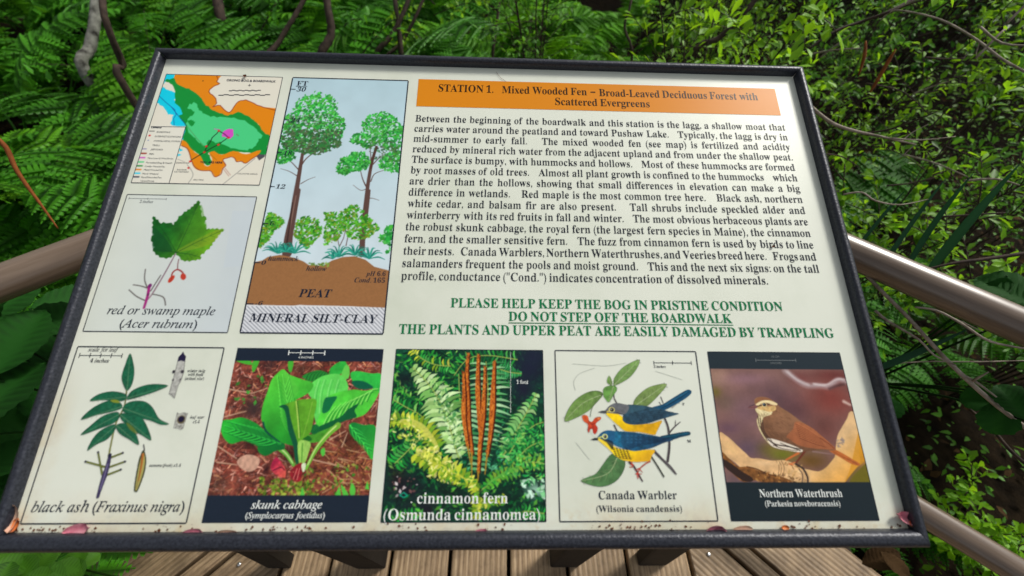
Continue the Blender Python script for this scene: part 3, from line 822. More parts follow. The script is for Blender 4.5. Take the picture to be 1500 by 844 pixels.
for e in ((690, 60), (442, 158), (822, 220), (432, 330), (700, 372)):
    c.stroke([(563, 345), ((563 + e[0]) / 2 + 5, (345 + e[1]) / 2 - 5), e], 4, (14, 62, 24), 2, alpha=.8, sm=True)
    for k in (.35, .55, .75):
        p = np.array((563, 345)) * (1 - k) + np.array(e) * k; d = np.array(e) - (563, 345); a0 = math.atan2(d[1], d[0])
        for sg in (-.7, .7): c.stroke([p, p + 45 * (1 - k * .6) * np.array((cos(a0 + sg), sin(a0 + sg)))], 2.4, (16, 76, 28), 1.5, alpha=.6)
c.stroke([(560, 350), (500, 460), (430, 575), (395, 615)], 7, (150, 128, 136), 9, sm=True); c.stroke([(556, 356), (497, 462), (430, 570)], 2.5, (96, 60, 84))
GT = (92, 86, 84)
for pp in ([(390, 438), (386, 500), (408, 555)], [(322, 525), (365, 532), (412, 548)], [(298, 553), (340, 590), (388, 614)], [(476, 472), (445, 520), (420, 560)], [(430, 578), (490, 595), (503, 640)]): c.stroke(pp, 6, GT, 7, sm=True)
c.stroke([(382, 655), (396, 610), (404, 580), (412, 532)], 14, (158, 36, 120), 17, sm=True); c.blob(416, 530, 10, 12, (112, 24, 104), hard=1); c.blob(404, 580, 8, 8, (110, 30, 90), hard=1)
c.stroke([(578, 382), (572, 410), (571, 438)], 5, (110, 50, 60)); c.stroke([(536, 480), (545, 455), (571, 440), (598, 455), (604, 475)], 9, (152, 60, 60), sm=True)
c.blob(536, 493, 13, 24, (192, 62, 40), rot=.45, hard=1); c.blob(603, 480, 15, 21, (186, 60, 44), rot=-.5, hard=1); c.stroke([(530, 508), (540, 480)], 3, (120, 30, 30))
mq = c.build('maple_picture', bx['ml'], bx['mr'], by['at'], by['pb'], ZP, None)
P = Print(); P.outline(bx['ml'], bx['mr'], by['at'], by['pb'], .0010)
zl(P, ZL, 'red or swamp maple', 'it', 178, 785, (693, 697), 68); zl(P, ZL, '(Acer rubrum)', 'it', 248, 683, (767, 772), 68)
P.build('maple_text', ZT, INKN, mq)
P = Print(); zl(P, ZL, '2 inches', 'bi', 363, 438, 68, 24)
a_, b_ = on_board(*zp(ZL, 305, 42)), on_board(*zp(ZL, 515, 43)); P.bar(a_[0], b_[0], a_[1] - .0003, a_[1] + .0003)
for k in (0, .5, 1): x = a_[0] + (b_[0] - a_[0]) * k; P.bar(x - .0003, x + .0003, a_[1] - .0016, a_[1] + .0016)
P.build('maple_scale', ZT, INKK, mq)

# ---- black ash
ZH = (20, 495, 2.9625)
c = Canvas(300, 330, [(113.5, 505.1), (327.2, 508.5), (275.5, 765.4), (32.5, 763.4)], ZH)
def leaflet(c, pts, tip, base, seed, col=(24, 92, 64), tex=(5, .22)):
    c.poly(pts, col, sm=True, tex=(tex[0], tex[1], seed)); 
    q = smooth_closed(c.P(pts)); 
    c.stroke(np.vstack([q, q[:1]]), 2, tuple(x * .45 for x in col), raw=True, alpha=.8)
    c.stroke([base, tip], 2.5, (120, 150, 110), 1.5, alpha=.8)
    b = np.array(base, float); d = np.array(tip, float) - b; L = np.hypot(*d); a0 = math.atan2(d[1], d[0])
    for k in np.linspace(.12, .85, 7):
        for sg in (-.9, .9):
            p = b + d * k; c.stroke([p, p + L * .17 * (1.1 - k) * np.array((cos(a0 + sg), sin(a0 + sg)))], 1.6, (100, 150, 112), alpha=.5)
c.stroke([(490, 215), (480, 290), (450, 350), (435, 400), (415, 505)], 7, (126, 128, 70), 8, sm=True); c.stroke([(492, 215), (483, 290), (453, 350)], 2, (60, 60, 40))
LF = [([(502, 62), (518, 110), (521, 150), (512, 195), (491, 222), (474, 195), (467, 160), (480, 115)], (502, 65), (491, 220)),
      ([(490, 258), (510, 225), (560, 202), (610, 195), (668, 202), (620, 225), (560, 245), (510, 259)], (665, 203), (490, 256)),
      ([(331, 265), (370, 236), (430, 225), (486, 238), (483, 262), (450, 268), (390, 262)], (333, 264), (484, 250)),
      ([(293, 346), (340, 298), (400, 268), (448, 264), (472, 294), (430, 312), (360, 327)], (295, 345), (472, 290)),
      ([(472, 300), (500, 272), (560, 268), (600, 293), (632, 345), (674, 368), (640, 371), (590, 352), (520, 335), (482, 318)], (670, 368), (474, 298)),
      ([(293, 413), (340, 368), (390, 330), (450, 314), (458, 340), (430, 365), (370, 387)], (295, 412), (457, 325)),
      ([(463, 325), (490, 320), (545, 332), (575, 368), (599, 437), (560, 418), (510, 388), (470, 350)], (598, 435), (465, 328)),
      ([(322, 480), (345, 430), (380, 393), (435, 368), (444, 386), (410, 430), (360, 455)], (325, 478), (441, 375)),
      ([(446, 373), (480, 363), (520, 385), (546, 457), (500, 432), (460, 407)], (544, 455), (448, 372))]
for i, (p, tp, bs) in enumerate(LF): leaflet(c, p, tp, bs, i)
c.poly([(420, 262), (450, 262), (460, 275), (430, 272)], (150, 150, 40), sm=True, alpha=.8); c.poly([(490, 360), (520, 380), (540, 412), (505, 390)], (120, 120, 40), sm=True, alpha=.7)
YG = (116, 124, 44)
for a, b in (((315, 528), (402, 553)), ((369, 488), (388, 585)), ((476, 492), (424, 512)), ((486, 530), (408, 557)), ((468, 565), (402, 590))):
    c.stroke([a, b], 8, (40, 44, 24), 9); c.stroke([a, b], 5, YG, 6); c.blob(*a, 5, 5, (40, 36, 60), hard=1)
c.stroke([(421, 500), (412, 545), (398, 590), (382, 640), (370, 682)], 14, (58, 50, 86), 13, wm=23, sm=True); c.stroke([(412, 540), (395, 600), (380, 650)], 5, (112, 104, 140)); c.blob(420, 503, 8, 8, (30, 28, 56), hard=1)
c.poly([(710, 92), (741, 96), (735, 150), (725, 185), (713, 200), (697, 257), (673, 238), (688, 180), (700, 135)], (172, 172, 166), tex=(3, .25, 2)); q = c.P([(710, 92), (741, 96), (735, 150), (713, 200), (697, 257), (685, 240), (673, 238), (688, 180), (700, 135), (710, 92)]); c.stroke(q, 2, (70, 68, 66), raw=True)
c.poly([(707, 98), (712, 78), (724, 66), (732, 55), (738, 68), (745, 76), (741, 99), (724, 94)], (34, 28, 60)); c.blob(692, 142, 7, 8, (46, 44, 52), hard=1); c.blob(730, 142, 8, 8, (56, 52, 60), hard=1); c.blob(690, 178, 5, 6, (90, 88, 88), hard=1); c.blob(722, 176, 5, 5, (90, 88, 88), hard=1)
c.poly([(709, 318), (720, 324), (735, 318), (757, 322), (738, 388), (725, 396), (712, 388), (694, 387)], (160, 160, 152), tex=(3, .4, 6)); c.blob(728, 350, 18, 18, (96, 86, 60), hard=1); c.blob(728, 348, 13, 13, (28, 24, 52), hard=1)
c.stroke([(566, 458), (570, 480), (562, 505)], 5, (50, 44, 56)); c.poly([(566, 480), (579, 520), (572, 580), (545, 655), (532, 662), (526, 650), (535, 580), (548, 515)], (62, 66, 44), sm=True); c.poly([(566, 492), (573, 525), (565, 580), (541, 650), (533, 648), (542, 580), (554, 520)], (168, 160, 92), sm=True); c.stroke([(563, 500), (556, 560), (545, 615)], 11, (176, 104, 44), 4, sm=True); c.stroke([(560, 505), (548, 590), (538, 645)], 2, (90, 60, 30))
ah = c.build('ash_picture', bx['ml'], bx['mr'], by['qt'], by['qb'], ZP, None)
P = Print(); P.outline(bx['ml'], bx['mr'], by['qt'], by['qb'], .0012)
zl(P, ZH, 'black ash (Fraxinus nigra)', 'it', 76, 738, (752, 757), 66)
zl(P, ZH, 'scale for leaf', 'it', 323, 453, (59, 60), 25, slant=.05); zl(P, ZH, '4 inches', 'bi', 331, 413, 107, 25)
for t_, x0, x1, y in (('winter twig', 754, 832, 149), ('with buds', 757, 823, 165), ('(actual size)', 743, 826, 182), ('leaf scar', 766, 827, 350), ('x1.4', 777, 807, 370), ('samara (fruit) x1.4', 588, 726, 559)): zl(P, ZH, t_, 'bi', x0, x1, y, 19)
a_, b_ = on_board(*zp(ZH, 287, 76)), on_board(*zp(ZH, 471, 79)); P.bar(a_[0], b_[0], a_[1] - .0003, a_[1] + .0003)
for k in range(5): x = a_[0] + (b_[0] - a_[0]) * k / 4; P.bar(x - .0004, x + .0004, a_[1] - .0026, a_[1] + .0026)
P.build('ash_text', ZT, INKN, ah)

# ---- skunk cabbage photograph
ZS = (300, 520, 3.8346)
c = Canvas(330, 340, [(346.3, 509.6), (559.7, 512.4), (539.5, 768), (297.2, 765.6)], ZS, (96, 52, 40))
vc_k = 1.0
n1 = vnoise(340, 330, 40, 21); n2 = vnoise(340, 330, 7, 22)
c.c = np.array((118, 60, 48.)) * (.5 + n2[..., None]) * (.7 + .6 * n1[..., None])
rr = np.random.default_rng(8)
LC = [(196, 120, 100), (150, 66, 50), (120, 40, 34), (214, 160, 140), (90, 44, 36), (60, 34, 34), (172, 96, 70), (200, 140, 100), (46, 26, 24), (158, 110, 104)]
for i in range(2600):
    x = rr.uniform(20, 1000); y = rr.uniform(30, 810); a = rr.normal(-.3, .9); L = rr.uniform(6, 26)
    col = np.array(LC[rr.integers(len(LC))]) * rr.uniform(.7, 1.3)
    if y > 500 and x > 500: col = np.array([(190, 120, 70), (150, 80, 44), (96, 56, 26), (206, 150, 100), (70, 40, 20)][rr.integers(5)]) * rr.uniform(.7, 1.1)
    d = np.array((cos(a), sin(a))) * L; c.stroke([(x - d[0], y - d[1]), (x + d[0] * .2, y + d[1] * .2 + rr.normal(0, 4)), (x + d[0], y + d[1])], rr.uniform(2, 9), col, 2, alpha=.85)
for x, y, r_x, r_y, col, al in ((270, 300, 75, 75, (56, 44, 44), .9), (240, 500, 110, 40, (50, 26, 24), .6), (820, 480, 90, 70, (60, 34, 20), .7), (350, 60, 60, 40, (50, 34, 36), .7), (470, 560, 60, 50, (40, 22, 18), .8), (520, 80, 80, 30, (60, 40, 30), .5), (90, 740, 60, 60, (70, 50, 40), .6)): c.blob(x, y, r_x, r_y, col, al)
for i in range(26):
    x = rr.uniform(600, 960); y = rr.uniform(420, 780); a = rr.normal(.3, .5); L = rr.uniform(40, 90); c.stroke([(x, y), (x + L * cos(a), y + L * sin(a))], 5, (206, 168, 120), 3, alpha=.8)
for p in ([(130, 190), (260, 215), (350, 185)], [(110, 345), (230, 315)], [(70, 600), (180, 615)], [(75, 510), (180, 580)], [(700, 480), (790, 430)], [(770, 520), (800, 440)], [(610, 592), (780, 635)]): c.stroke(p, 7, (200, 160, 132), 4, alpha=.9)
c.poly([(185, 590), (230, 560), (280, 565), (310, 590), (290, 640), (240, 655), (195, 625)], (196, 152, 130), sm=True, tex=(6, .2, 3))
c.dabs([(320, 690), (420, 700), (600, 720), (640, 800), (320, 805), (290, 740)], 150, 12, [(120, 150, 40), (90, 120, 30), (150, 170, 60), (60, 90, 24)], 31); c.dabs([(560, 640), (950, 600), (940, 800), (560, 800)], 70, 10, [(110, 150, 50), (60, 130, 40), (160, 160, 70)], 32); c.dabs([(160, 160), (340, 90), (340, 250), (170, 300)], 14, 14, [(60, 140, 50)], 33)
def fold(c, pts, col, dark, vein0, vein1, seed, nv=8, sp=.55, veincol=None):
    c.poly(pts, col, sm=True, tex=(26, .14, seed), grad=(vein1, vein0, dark))
    b = np.array(vein0, float); e = np.array(vein1, float); d = e - b; L = np.hypot(*d); a0 = math.atan2(d[1], d[0])
    vc = veincol or tuple(min(255, x * 1.25 + 20) for x in col)
    c.stroke([b, e], 8, vc, 4, alpha=.95); c.stroke([b + (7, 3), e + (3, 3)], 5, dark, 3, alpha=.8)
    for k in np.linspace(.08, .8, nv):
        for sg in (-sp, sp):
            p = b + d * k; q_ = [p, p + L * .16 * np.array((cos(a0 + sg), sin(a0 + sg))), p + L * .34 * (1.1 - k * .6) * np.array((cos(a0 + sg * .7), sin(a0 + sg * .7)))]
            c.stroke(q_, 4, vc, 3, alpha=.75, sm=True); c.stroke([u + (5, 6) for u in q_], 5, dark, 3, alpha=.75, sm=True)
GL = (62, 186, 52); GDK = (16, 96, 44)
for p in ([(170, 30), (240, 28), (260, 55), (210, 48)], [(262, 40), (300, 28), (280, 80), (262, 95)], [(460, 40), (490, 35), (480, 95), (465, 90)]): c.poly(p, (70, 170, 50), sm=True)
c.poly([(690, 105), (700, 75), (740, 45), (778, 38), (790, 70), (752, 112), (710, 115)], (46, 170, 60), sm=True, tex=(10, .15, 1)); c.poly([(758, 120), (780, 62), (800, 65), (806, 100), (798, 135), (770, 138)], (100, 200, 80), sm=True)
c.poly([(540, 122), (580, 100), (630, 88), (675, 100), (692, 122), (650, 150), (590, 152), (560, 140)], (36, 130, 48), sm=True)
for k in range(7): c.stroke([(560 + k * 18, 145), (575 + k * 18, 110), (600 + k * 16, 95)], 4, (16, 66, 30), 2, sm=True)
c.poly([(812, 105), (850, 94), (930, 108), (985, 115), (985, 215), (940, 195), (880, 155), (825, 150)], (48, 186, 70), sm=True, tex=(12, .15, 2)); c.poly([(820, 152), (870, 148), (915, 165), (940, 190), (880, 198), (835, 182)], (10, 92, 64), sm=True)
fold(c, [(808, 400), (835, 383), (890, 398), (960, 412), (950, 585), (920, 570), (895, 520), (850, 485), (815, 445)], (52, 180, 60), (20, 120, 50), (815, 400), (940, 560), 5, 5)
c.poly([(590, 165), (640, 128), (700, 110), (752, 113), (790, 150), (797, 200), (745, 220), (720, 250), (680, 300), (660, 380), (620, 380), (600, 260), (575, 215)], (96, 210, 88), sm=True, tex=(20, .1, 7))
for x in (610, 640, 680, 720): c.stroke([(x, 330), (x + 4, 220), (x + 25, 140)], 4, (170, 235, 160), 3, alpha=.6, sm=True); c.stroke([(x + 10, 330), (x + 14, 220), (x + 35, 145)], 4, (30, 140, 60), 3, alpha=.5, sm=True)
fold(c, [(435, 82), (470, 112), (540, 138), (600, 160), (592, 200), (550, 232), (500, 262), (480, 330), (500, 430), (520, 510), (480, 508), (430, 492), (375, 458), (330, 400), (314, 340), (328, 262), (350, 200), (370, 140), (405, 100)], (84, 204, 60), (30, 132, 40), (500, 495), (430, 110), 9, 11, .5)
c.poly([(435, 95), (470, 120), (520, 190), (500, 240), (450, 270), (430, 200)], (96, 200, 70), sm=True, alpha=.4)
c.poly([(655, 310), (672, 248), (745, 212), (830, 198), (900, 205), (955, 192), (972, 215), (950, 265), (905, 330), (855, 355), (780, 370), (700, 400), (620, 425), (600, 430), (625, 380)], (80, 204, 62), sm=True, tex=(22, .22, 11))
b = np.array((640, 420.))
for k in range(9):
    p = np.array((660 + k * 30, 400 - k * 17.)); c.stroke([p, p + (30, -60), p + (70, -110 + k * 5)], 5, (160, 236, 120), 3, alpha=.85, sm=True); c.stroke([p + (8, 2), p + (38, -56), p + (76, -102 + k * 5)], 6, (20, 116, 40), 3, alpha=.8, sm=True)
c.poly([(655, 325), (668, 250), (700, 238), (738, 238), (715, 280), (690, 320)], (14, 110, 62), sm=True)
c.poly([(600, 442), (640, 405), (700, 378), (760, 350), (800, 310), (862, 275), (838, 315), (850, 352), (790, 372), (720, 402), (650, 432)], (14, 92, 50), sm=True)
c.poly([(535, 470), (545, 455), (600, 448), (690, 415), (760, 385), (745, 420), (690, 445), (650, 488), (570, 494)], (70, 150, 44), sm=True, tex=(8, .2, 4)); c.poly([(540, 470), (580, 455), (600, 480), (560, 490)], (26, 100, 34), sm=True)
c.blob(615, 420, 26, 26, (16, 100, 48), .9, hard=1)
c.poly([(430, 288), (500, 258), (560, 250), (622, 255), (612, 340), (590, 440), (545, 480), (530, 560), (525, 615), (510, 612), (500, 500), (470, 380), (450, 310)], (92, 160, 40), sm=True, tex=(12, .15, 6))
c.poly([(414, 292), (440, 280), (465, 292), (478, 350), (500, 430), (522, 505), (527, 610), (510, 605), (495, 510), (468, 430), (455, 350), (440, 305)], (14, 84, 54), sm=True)
c.stroke([(508, 262), (520, 360), (530, 465)], 6, (176, 210, 96), 8, sm=True); c.stroke([(515, 262), (526, 360), (534, 465)], 4, (40, 110, 30), 4, sm=True); c.stroke([(600, 265), (575, 370), (550, 460)], 4, (150, 200, 80), 3, alpha=.7)
c.poly([(525, 488), (592, 495), (580, 560), (565, 605), (548, 625), (530, 605)], (150, 200, 92), sm=True, tex=(6, .12, 2)); c.stroke([(548, 500), (545, 600)], 6, (70, 140, 44), 5)
c.stroke([(745, 400), (690, 450), (635, 520), (600, 580), (572, 640)], 34, (112, 178, 56), 16, sm=True); c.stroke([(735, 402), (680, 455), (625, 525), (580, 620)], 8, (190, 224, 130), 6, sm=True)
c.stroke([(420, 525), (460, 560), (500, 620)], 26, (96, 170, 60), 16, sm=True); c.stroke([(425, 525), (465, 565), (495, 610)], 7, (190, 220, 140), 5, sm=True)
fold(c, [(100, 368), (150, 360), (210, 350), (290, 385), (350, 438), (410, 485), (447, 500), (446, 530), (400, 540), (350, 566), (318, 560), (298, 535), (288, 505), (215, 482), (150, 498), (112, 470), (92, 425)], (40, 172, 52), (14, 100, 44), (425, 500), (110, 395), 12, 9, .6)
c.stroke([(325, 380), (345, 430), (420, 490)], 12, (12, 70, 60), 6, sm=True)
c.poly([(372, 625), (400, 575), (432, 605), (456, 650), (452, 690), (412, 682), (382, 655)], (170, 36, 70), sm=True, tex=(6, .25, 3), grad=((380, 610), (450, 690), (226, 100, 80))); c.stroke([(385, 650), (430, 632), (450, 650)], 5, (80, 10, 40), sm=True); c.blob(350, 640, 20, 34, (40, 16, 20), .8)
c.poly([(480, 665), (500, 632), (530, 612), (548, 612), (546, 690), (528, 718), (495, 705)], (136, 30, 40), sm=True, tex=(5, .3, 4)); c.stroke([(500, 700), (520, 640)], 4, (214, 120, 110)); c.stroke([(520, 705), (535, 640)], 4, (214, 120, 110))
c.poly([(545, 618), (568, 612), (562, 655), (550, 655)], (214, 226, 190), sm=True)
for p in ([(535, 808), (552, 740), (570, 808)], [(735, 800), (760, 740), (772, 800)], [(770, 735), (812, 790), (800, 810), (780, 790)], [(818, 770), (830, 725), (850, 760), (845, 795), (825, 795)], [(905, 760), (918, 712), (930, 765)], [(650, 540), (672, 525), (675, 560), (660, 572)]): c.poly(p, (84, 190, 66), sm=len(p) > 3)
for k in range(80):
    x = rr.uniform(60, 520); y = rr.uniform(660, 800); c.stroke([(x, y), (x + rr.uniform(-20, 20), y + rr.uniform(-8, 8))], 4, LC[rr.integers(len(LC))], 2, alpha=.7)
c.rect(-.1, 1.1, -.1, .082, (27, 37, 52)); c.rect(-.1, 1.1, .858, 1.1, (28, 38, 52))
c.c *= (1 + (vnoise(340, 330, 4, 77)[..., None] - .5) * .10)
sk = c.build('skunk_cabbage_picture', bx['sl'], bx['sr'], by['qt'], by['qb'], ZP, None)
ZSK = (280, 500, 2.91)
P = Print(); zl(P, ZSK, 'skunk cabbage', 'it', 255, 557, (712, 714), 50); P.build('caption', ZT, INKW, sk); P = Print(); zl(P, ZSK, '(Symplocarpus foetidus)', 'it', 231, 569, (753, 755), 37)
P.build('latin_name', ZT, INKW, sk); P = Print()
a_, b_ = on_board(*zp(ZSK, 417, 49)), on_board(*zp(ZSK, 570, 51)); P.bar(a_[0], b_[0], a_[1] - .0003, a_[1] + .0003)
for k in range(4): x = a_[0] + (b_[0] - a_[0]) * k / 3; P.bar(x - .0005, x + .0005, a_[1] - .0026, a_[1] + .0026)
zl(P, ZSK, '6 INCHES', 'ss', 458, 522, 73, 12)
P.build('scale_bar', ZT, INKW, sk)

# ---- cinnamon fern photograph
ZF = (560, 510, 3.246)
c = Canvas(330, 360, [(578.8, 513.1), (795, 514.4), (800.1, 768.4), (559.6, 768.4)], ZF, (16, 44, 40))
n1 = vnoise(360, 330, 46, 41); n2 = vnoise(360, 330, 9, 42)
c.c = np.array((12, 50, 36.)) * (.5 + n1[..., None]) * (.6 + .8 * n2[..., None])
W_ = [(30, 20), (760, 20), (770, 835), (20, 835)]
c.dabs(W_, 1500, 13, [(14, 96, 44), (24, 130, 52), (10, 64, 40), (8, 40, 36), (40, 150, 60), (16, 80, 50)], 51, asp=.35, alpha=.85)
c.dabs([(40, 20), (360, 20), (380, 560), (30, 640)], 520, 15, [(40, 160, 50), (90, 190, 60), (20, 110, 44), (150, 214, 90), (10, 60, 40)], 52, asp=.3, alpha=.85)
c.dabs([(330, 120), (600, 300), (600, 600), (330, 620), (380, 300)], 300, 12, [(40, 140, 90), (100, 190, 140), (16, 90, 60), (10, 50, 40)], 53, asp=.35, alpha=.8)
c.blob(700, 100, 110, 110, (22, 28, 50), .97); c.blob(665, 200, 60, 90, (24, 26, 46), .95); c.blob(720, 40, 80, 60, (24, 30, 52), .9); c.blob(110, 160, 50, 40, (16, 20, 30), .8); c.blob(110, 680, 110, 80, (26, 22, 34), .9); c.blob(330, 690, 90, 50, (16, 26, 24), .7); c.blob(600, 720, 120, 60, (10, 40, 30), .6); c.blob(70, 620, 50, 60, (30, 20, 26), .8); c.blob(420, 760, 100, 50, (16, 36, 24), .6); c.blob(210, 780, 120, 50, (30, 22, 34), .85)
def frond(c, path, n, L0, L1, cols, ang=1.15, w_=9, seed=0, sides=(1, -1), bend=.25, rach=(150, 170, 80), lm=None):
    r = np.random.default_rng(seed); p = smooth_closed(path, 12, False)
    d = np.r_[0, np.cumsum(np.hypot(*(p[1:] - p[:-1]).T))]
    for i in range(n):
        t_ = (i + .5) / n; s_ = t_ * d[-1]; x = np.interp(s_, d, p[:, 0]); y = np.interp(s_, d, p[:, 1])
        x2 = np.interp(s_ + 4, d, p[:, 0]); y2 = np.interp(s_ + 4, d, p[:, 1]); x1 = np.interp(s_ - 4, d, p[:, 0]); y1 = np.interp(s_ - 4, d, p[:, 1])
        a0 = math.atan2(y2 - y1, x2 - x1); L = (L0 + (L1 - L0) * t_) if lm is None else (L0 + (lm - L0) * min(t_ * 2, 1) if t_ < .5 else lm + (L1 - lm) * (t_ * 2 - 1))
        for sg in sides:
            a = a0 + sg * (pi - ang) + r.normal(0, .07); l_ = L * r.uniform(.85, 1.1); col = np.array(cols[r.integers(len(cols))]) * r.uniform(.85, 1.1)
            q_ = [np.array((x, y)), np.array((x, y)) + l_ * .55 * np.array((cos(a), sin(a))), np.array((x, y)) + l_ * np.array((cos(a - sg * bend), sin(a - sg * bend)))]
            c.stroke([u + (2, 5) for u in q_], w_ * .7, (6, 40, 24), 2, sm=True, wm=w_ * 1.2, alpha=.6)
            c.stroke(q_, w_ * .7, np.clip(col, 0, 255), 2, sm=True, wm=w_ * 1.15, alpha=.95)
    c.stroke(p, 4, rach, 5)
PG = [(190, 224, 150), (160, 206, 120), (210, 236, 176), (120, 180, 90)]; YG_ = [(196, 208, 56), (220, 224, 90), (150, 180, 40), (110, 160, 40)]; MG = [(40, 160, 60), (24, 120, 50), (80, 180, 80), (16, 96, 44)]
frond(c, [(135, 15), (190, 60), (250, 85), (320, 92)], 16, 26, 40, YG_ + MG, seed=1, w_=9)
frond(c, [(330, 150), (400, 60), (500, 40), (640, 60)], 18, 40, 50, MG, seed=2)
frond(c, [(660, 128), (600, 120), (540, 100)], 12, 10, 60, [(40, 150, 70), (70, 180, 100)], seed=22, w_=8)
frond(c, [(490, 70), (500, 250), (470, 420), (455, 600)], 22, 90, 40, [(150, 210, 150), (100, 180, 110), (180, 220, 170), (60, 140, 80)], ang=1.5, seed=3, w_=12, lm=118, bend=.1)
frond(c, [(360, 130), (370, 300), (400, 480)], 12, 50, 30, MG, ang=1.4, seed=4, sides=(1,))
frond(c, [(50, 255), (110, 290), (180, 330), (235, 400)], 15, 28, 70, MG + [(120, 190, 90)], seed=5, w_=11)
frond(c, [(60, 560), (120, 500), (180, 440)], 9, 60, 40, MG, seed=25, w_=12)
frond(c, [(140, 98), (200, 160), (262, 245), (310, 360), (352, 500), (365, 535)], 22, 24, 44, PG, ang=1.25, seed=6, w_=19, lm=112)
frond(c, [(35, 350), (110, 350), (180, 372), (230, 430), (262, 500)], 15, 36, 60, YG_, ang=1.1, seed=7, w_=17, lm=50)
c.stroke([(110, 355), (180, 380), (232, 435), (262, 490)], 34, (206, 206, 92), 18, sm=True, alpha=.8)
frond(c, [(160, 510), (240, 560), (330, 595), (400, 640), (462, 690)], 15, 44, 30, YG_, ang=1.2, seed=8, w_=22, lm=72)
c.stroke([(230, 560), (330, 600), (400, 645), (455, 685)], 26, (200, 206, 60), 12, sm=True, alpha=.7)
frond(c, [(732, 225), (700, 290), (640, 400), (590, 500), (562, 530)], 16, 16, 50, [(130, 196, 110), (170, 216, 140), (60, 150, 70)], ang=1.0, seed=9, w_=15, lm=66, bend=.5)
frond(c, [(775, 360), (720, 380), (650, 440), (600, 520)], 14, 30, 50, MG, seed=10, w_=11); frond(c, [(775, 450), (700, 480), (640, 540)], 12, 40, 50, MG, seed=26, w_=11)
frond(c, [(765, 560), (690, 555), (620, 585), (540, 630), (470, 690)], 17, 40, 20, [(90, 170, 50), (50, 150, 50), (150, 190, 60)], seed=11, w_=14, lm=52)
c.stroke([(640, 580), (560, 620), (490, 665)], 22, (80, 170, 60), 10, sm=True, alpha=.7)
frond(c, [(580, 730), (500, 750), (430, 740)], 12, 26, 26, YG_, seed=12, w_=14); frond(c, [(440, 700), (450, 760), (460, 830)], 9, 20, 36, YG_, seed=13, w_=14)
c.blob(730, 690, 50, 40, (180, 226, 200), .8); c.dabs([(660, 640), (770, 640), (770, 720), (680, 720)], 26, 16, [(190, 230, 200), (120, 190, 130)], 60); frond(c, [(770, 800), (680, 790), (600, 810)], 12, 40, 30, MG, seed=14); frond(c, [(60, 830), (120, 800), (200, 810)], 10, 30, 30, MG, seed=15)
c.dabs([(30, 330), (120, 330), (260, 480), (330, 560), (460, 660), (400, 680), (230, 640), (160, 500), (60, 420)], 240, 12, [(226, 226, 110), (196, 208, 60), (240, 236, 150), (120, 170, 40), (60, 130, 40)], 71, asp=.35, alpha=.85)
c.dabs([(200, 150), (280, 160), (400, 440), (370, 540), (300, 400)], 160, 12, [(200, 232, 170), (170, 214, 130), (60, 130, 70)], 72, asp=.35, alpha=.8)
c.dabs([(560, 440), (770, 360), (775, 640), (560, 620)], 220, 12, [(30, 150, 70), (70, 180, 80), (130, 200, 90), (8, 60, 44)], 73, asp=.35, alpha=.85)
c.dabs([(60, 640), (760, 640), (760, 830), (40, 830)], 200, 14, [(10, 100, 44), (20, 60, 40), (100, 190, 60), (14, 34, 30)], 74, asp=.4, alpha=.8)
c.stroke([(85, 710), (105, 698), (122, 712), (104, 722), (85, 710)], 5, (20, 150, 120)); c.dabs([(40, 600), (180, 640), (160, 700), (40, 720)], 20, 8, [(200, 190, 190), (120, 80, 80)], 61)
for k, (pth, wa, wb, wc) in enumerate((([(405, 35), (398, 110), (400, 240), (408, 380), (425, 510)], 8, 13, 24), ([(382, 122), (385, 230), (385, 340), (405, 480)], 8, 12, 21), ([(453, 40), (450, 130), (452, 250), (462, 400)], 10, 14, 23), ([(485, 98), (482, 200), (475, 330), (462, 480), (456, 600)], 8, 10, 23), ([(530, 72), (525, 180), (520, 300), (512, 420), (497, 520)], 9, 10, 27))):
    c.stroke([(x + 5, y + 4) for x, y in pth], wa + 4, (70, 24, 10), wb + 4, sm=True, wm=wc + 5); c.stroke(pth, wa, (196, 104, 32), wb, sm=True, wm=wc)
    q_ = smooth_closed(pth, 14, False); r_ = np.random.default_rng(k)
    for u in q_:
        for _ in range(3): c.stroke([u + r_.normal(0, 4, 2), u + (r_.uniform(-9, 9), -10)], 3.5, [(236, 150, 60), (150, 66, 20), (214, 120, 40), (120, 50, 20)][r_.integers(4)], 2, alpha=.8)
for a, b in (((425, 510), (425, 625)), ((456, 600), (455, 640)), ((497, 520), (488, 612)), ((405, 480), (420, 560))): c.stroke([a, b], 8, (170, 130, 40), 4)
c.c *= (1 + (vnoise(360, 330, 3, 78)[..., None] - .5) * .12)
fn = c.build('cinnamon_fern_picture', bx['fl'], bx['fr'], by['qt'], by['qb'], ZP, None)
P = Print()
zl(P, ZF, 'cinnamon fern', 'rm', 165, 597, (738, 738), 75); P.build('caption', ZT, INKW, fn); P = Print(); zl(P, ZF, '(Osmunda cinnamomea)', 'rm', 5, 750, (816, 818), 78); P.build('latin_name', ZT, INKW, fn); P = Print(); zl(P, ZF, '1 foot', 'rm', 638, 694, 170, 27)
for k in range(48): a_ = on_board(*zp(ZF, 610, 22 + k * 6)); P.bar(a_[0] - .0003, a_[0] + .0003, a_[1] - .0004, a_[1] + .0004)
a_ = on_board(*zp(ZF, 139, 733)); P.bar(a_[0] - .0006, a_[0] + .0006, a_[1] - .0006, a_[1] + .0006)
P.build('scale_bar', ZT, INKW, fn)
P = Print(); P.outline(bx['fl'], bx['fr'], by['qt'], by['qb'], .0007); P.outline(bx['nl'], bx['nr'], by['qt'], by['qb'], .0007); P.outline(bx['wl'], bx['wr'], by['qt'], by['qb'], .0011)
P.build('picture_outline', ZT, INKN, None)

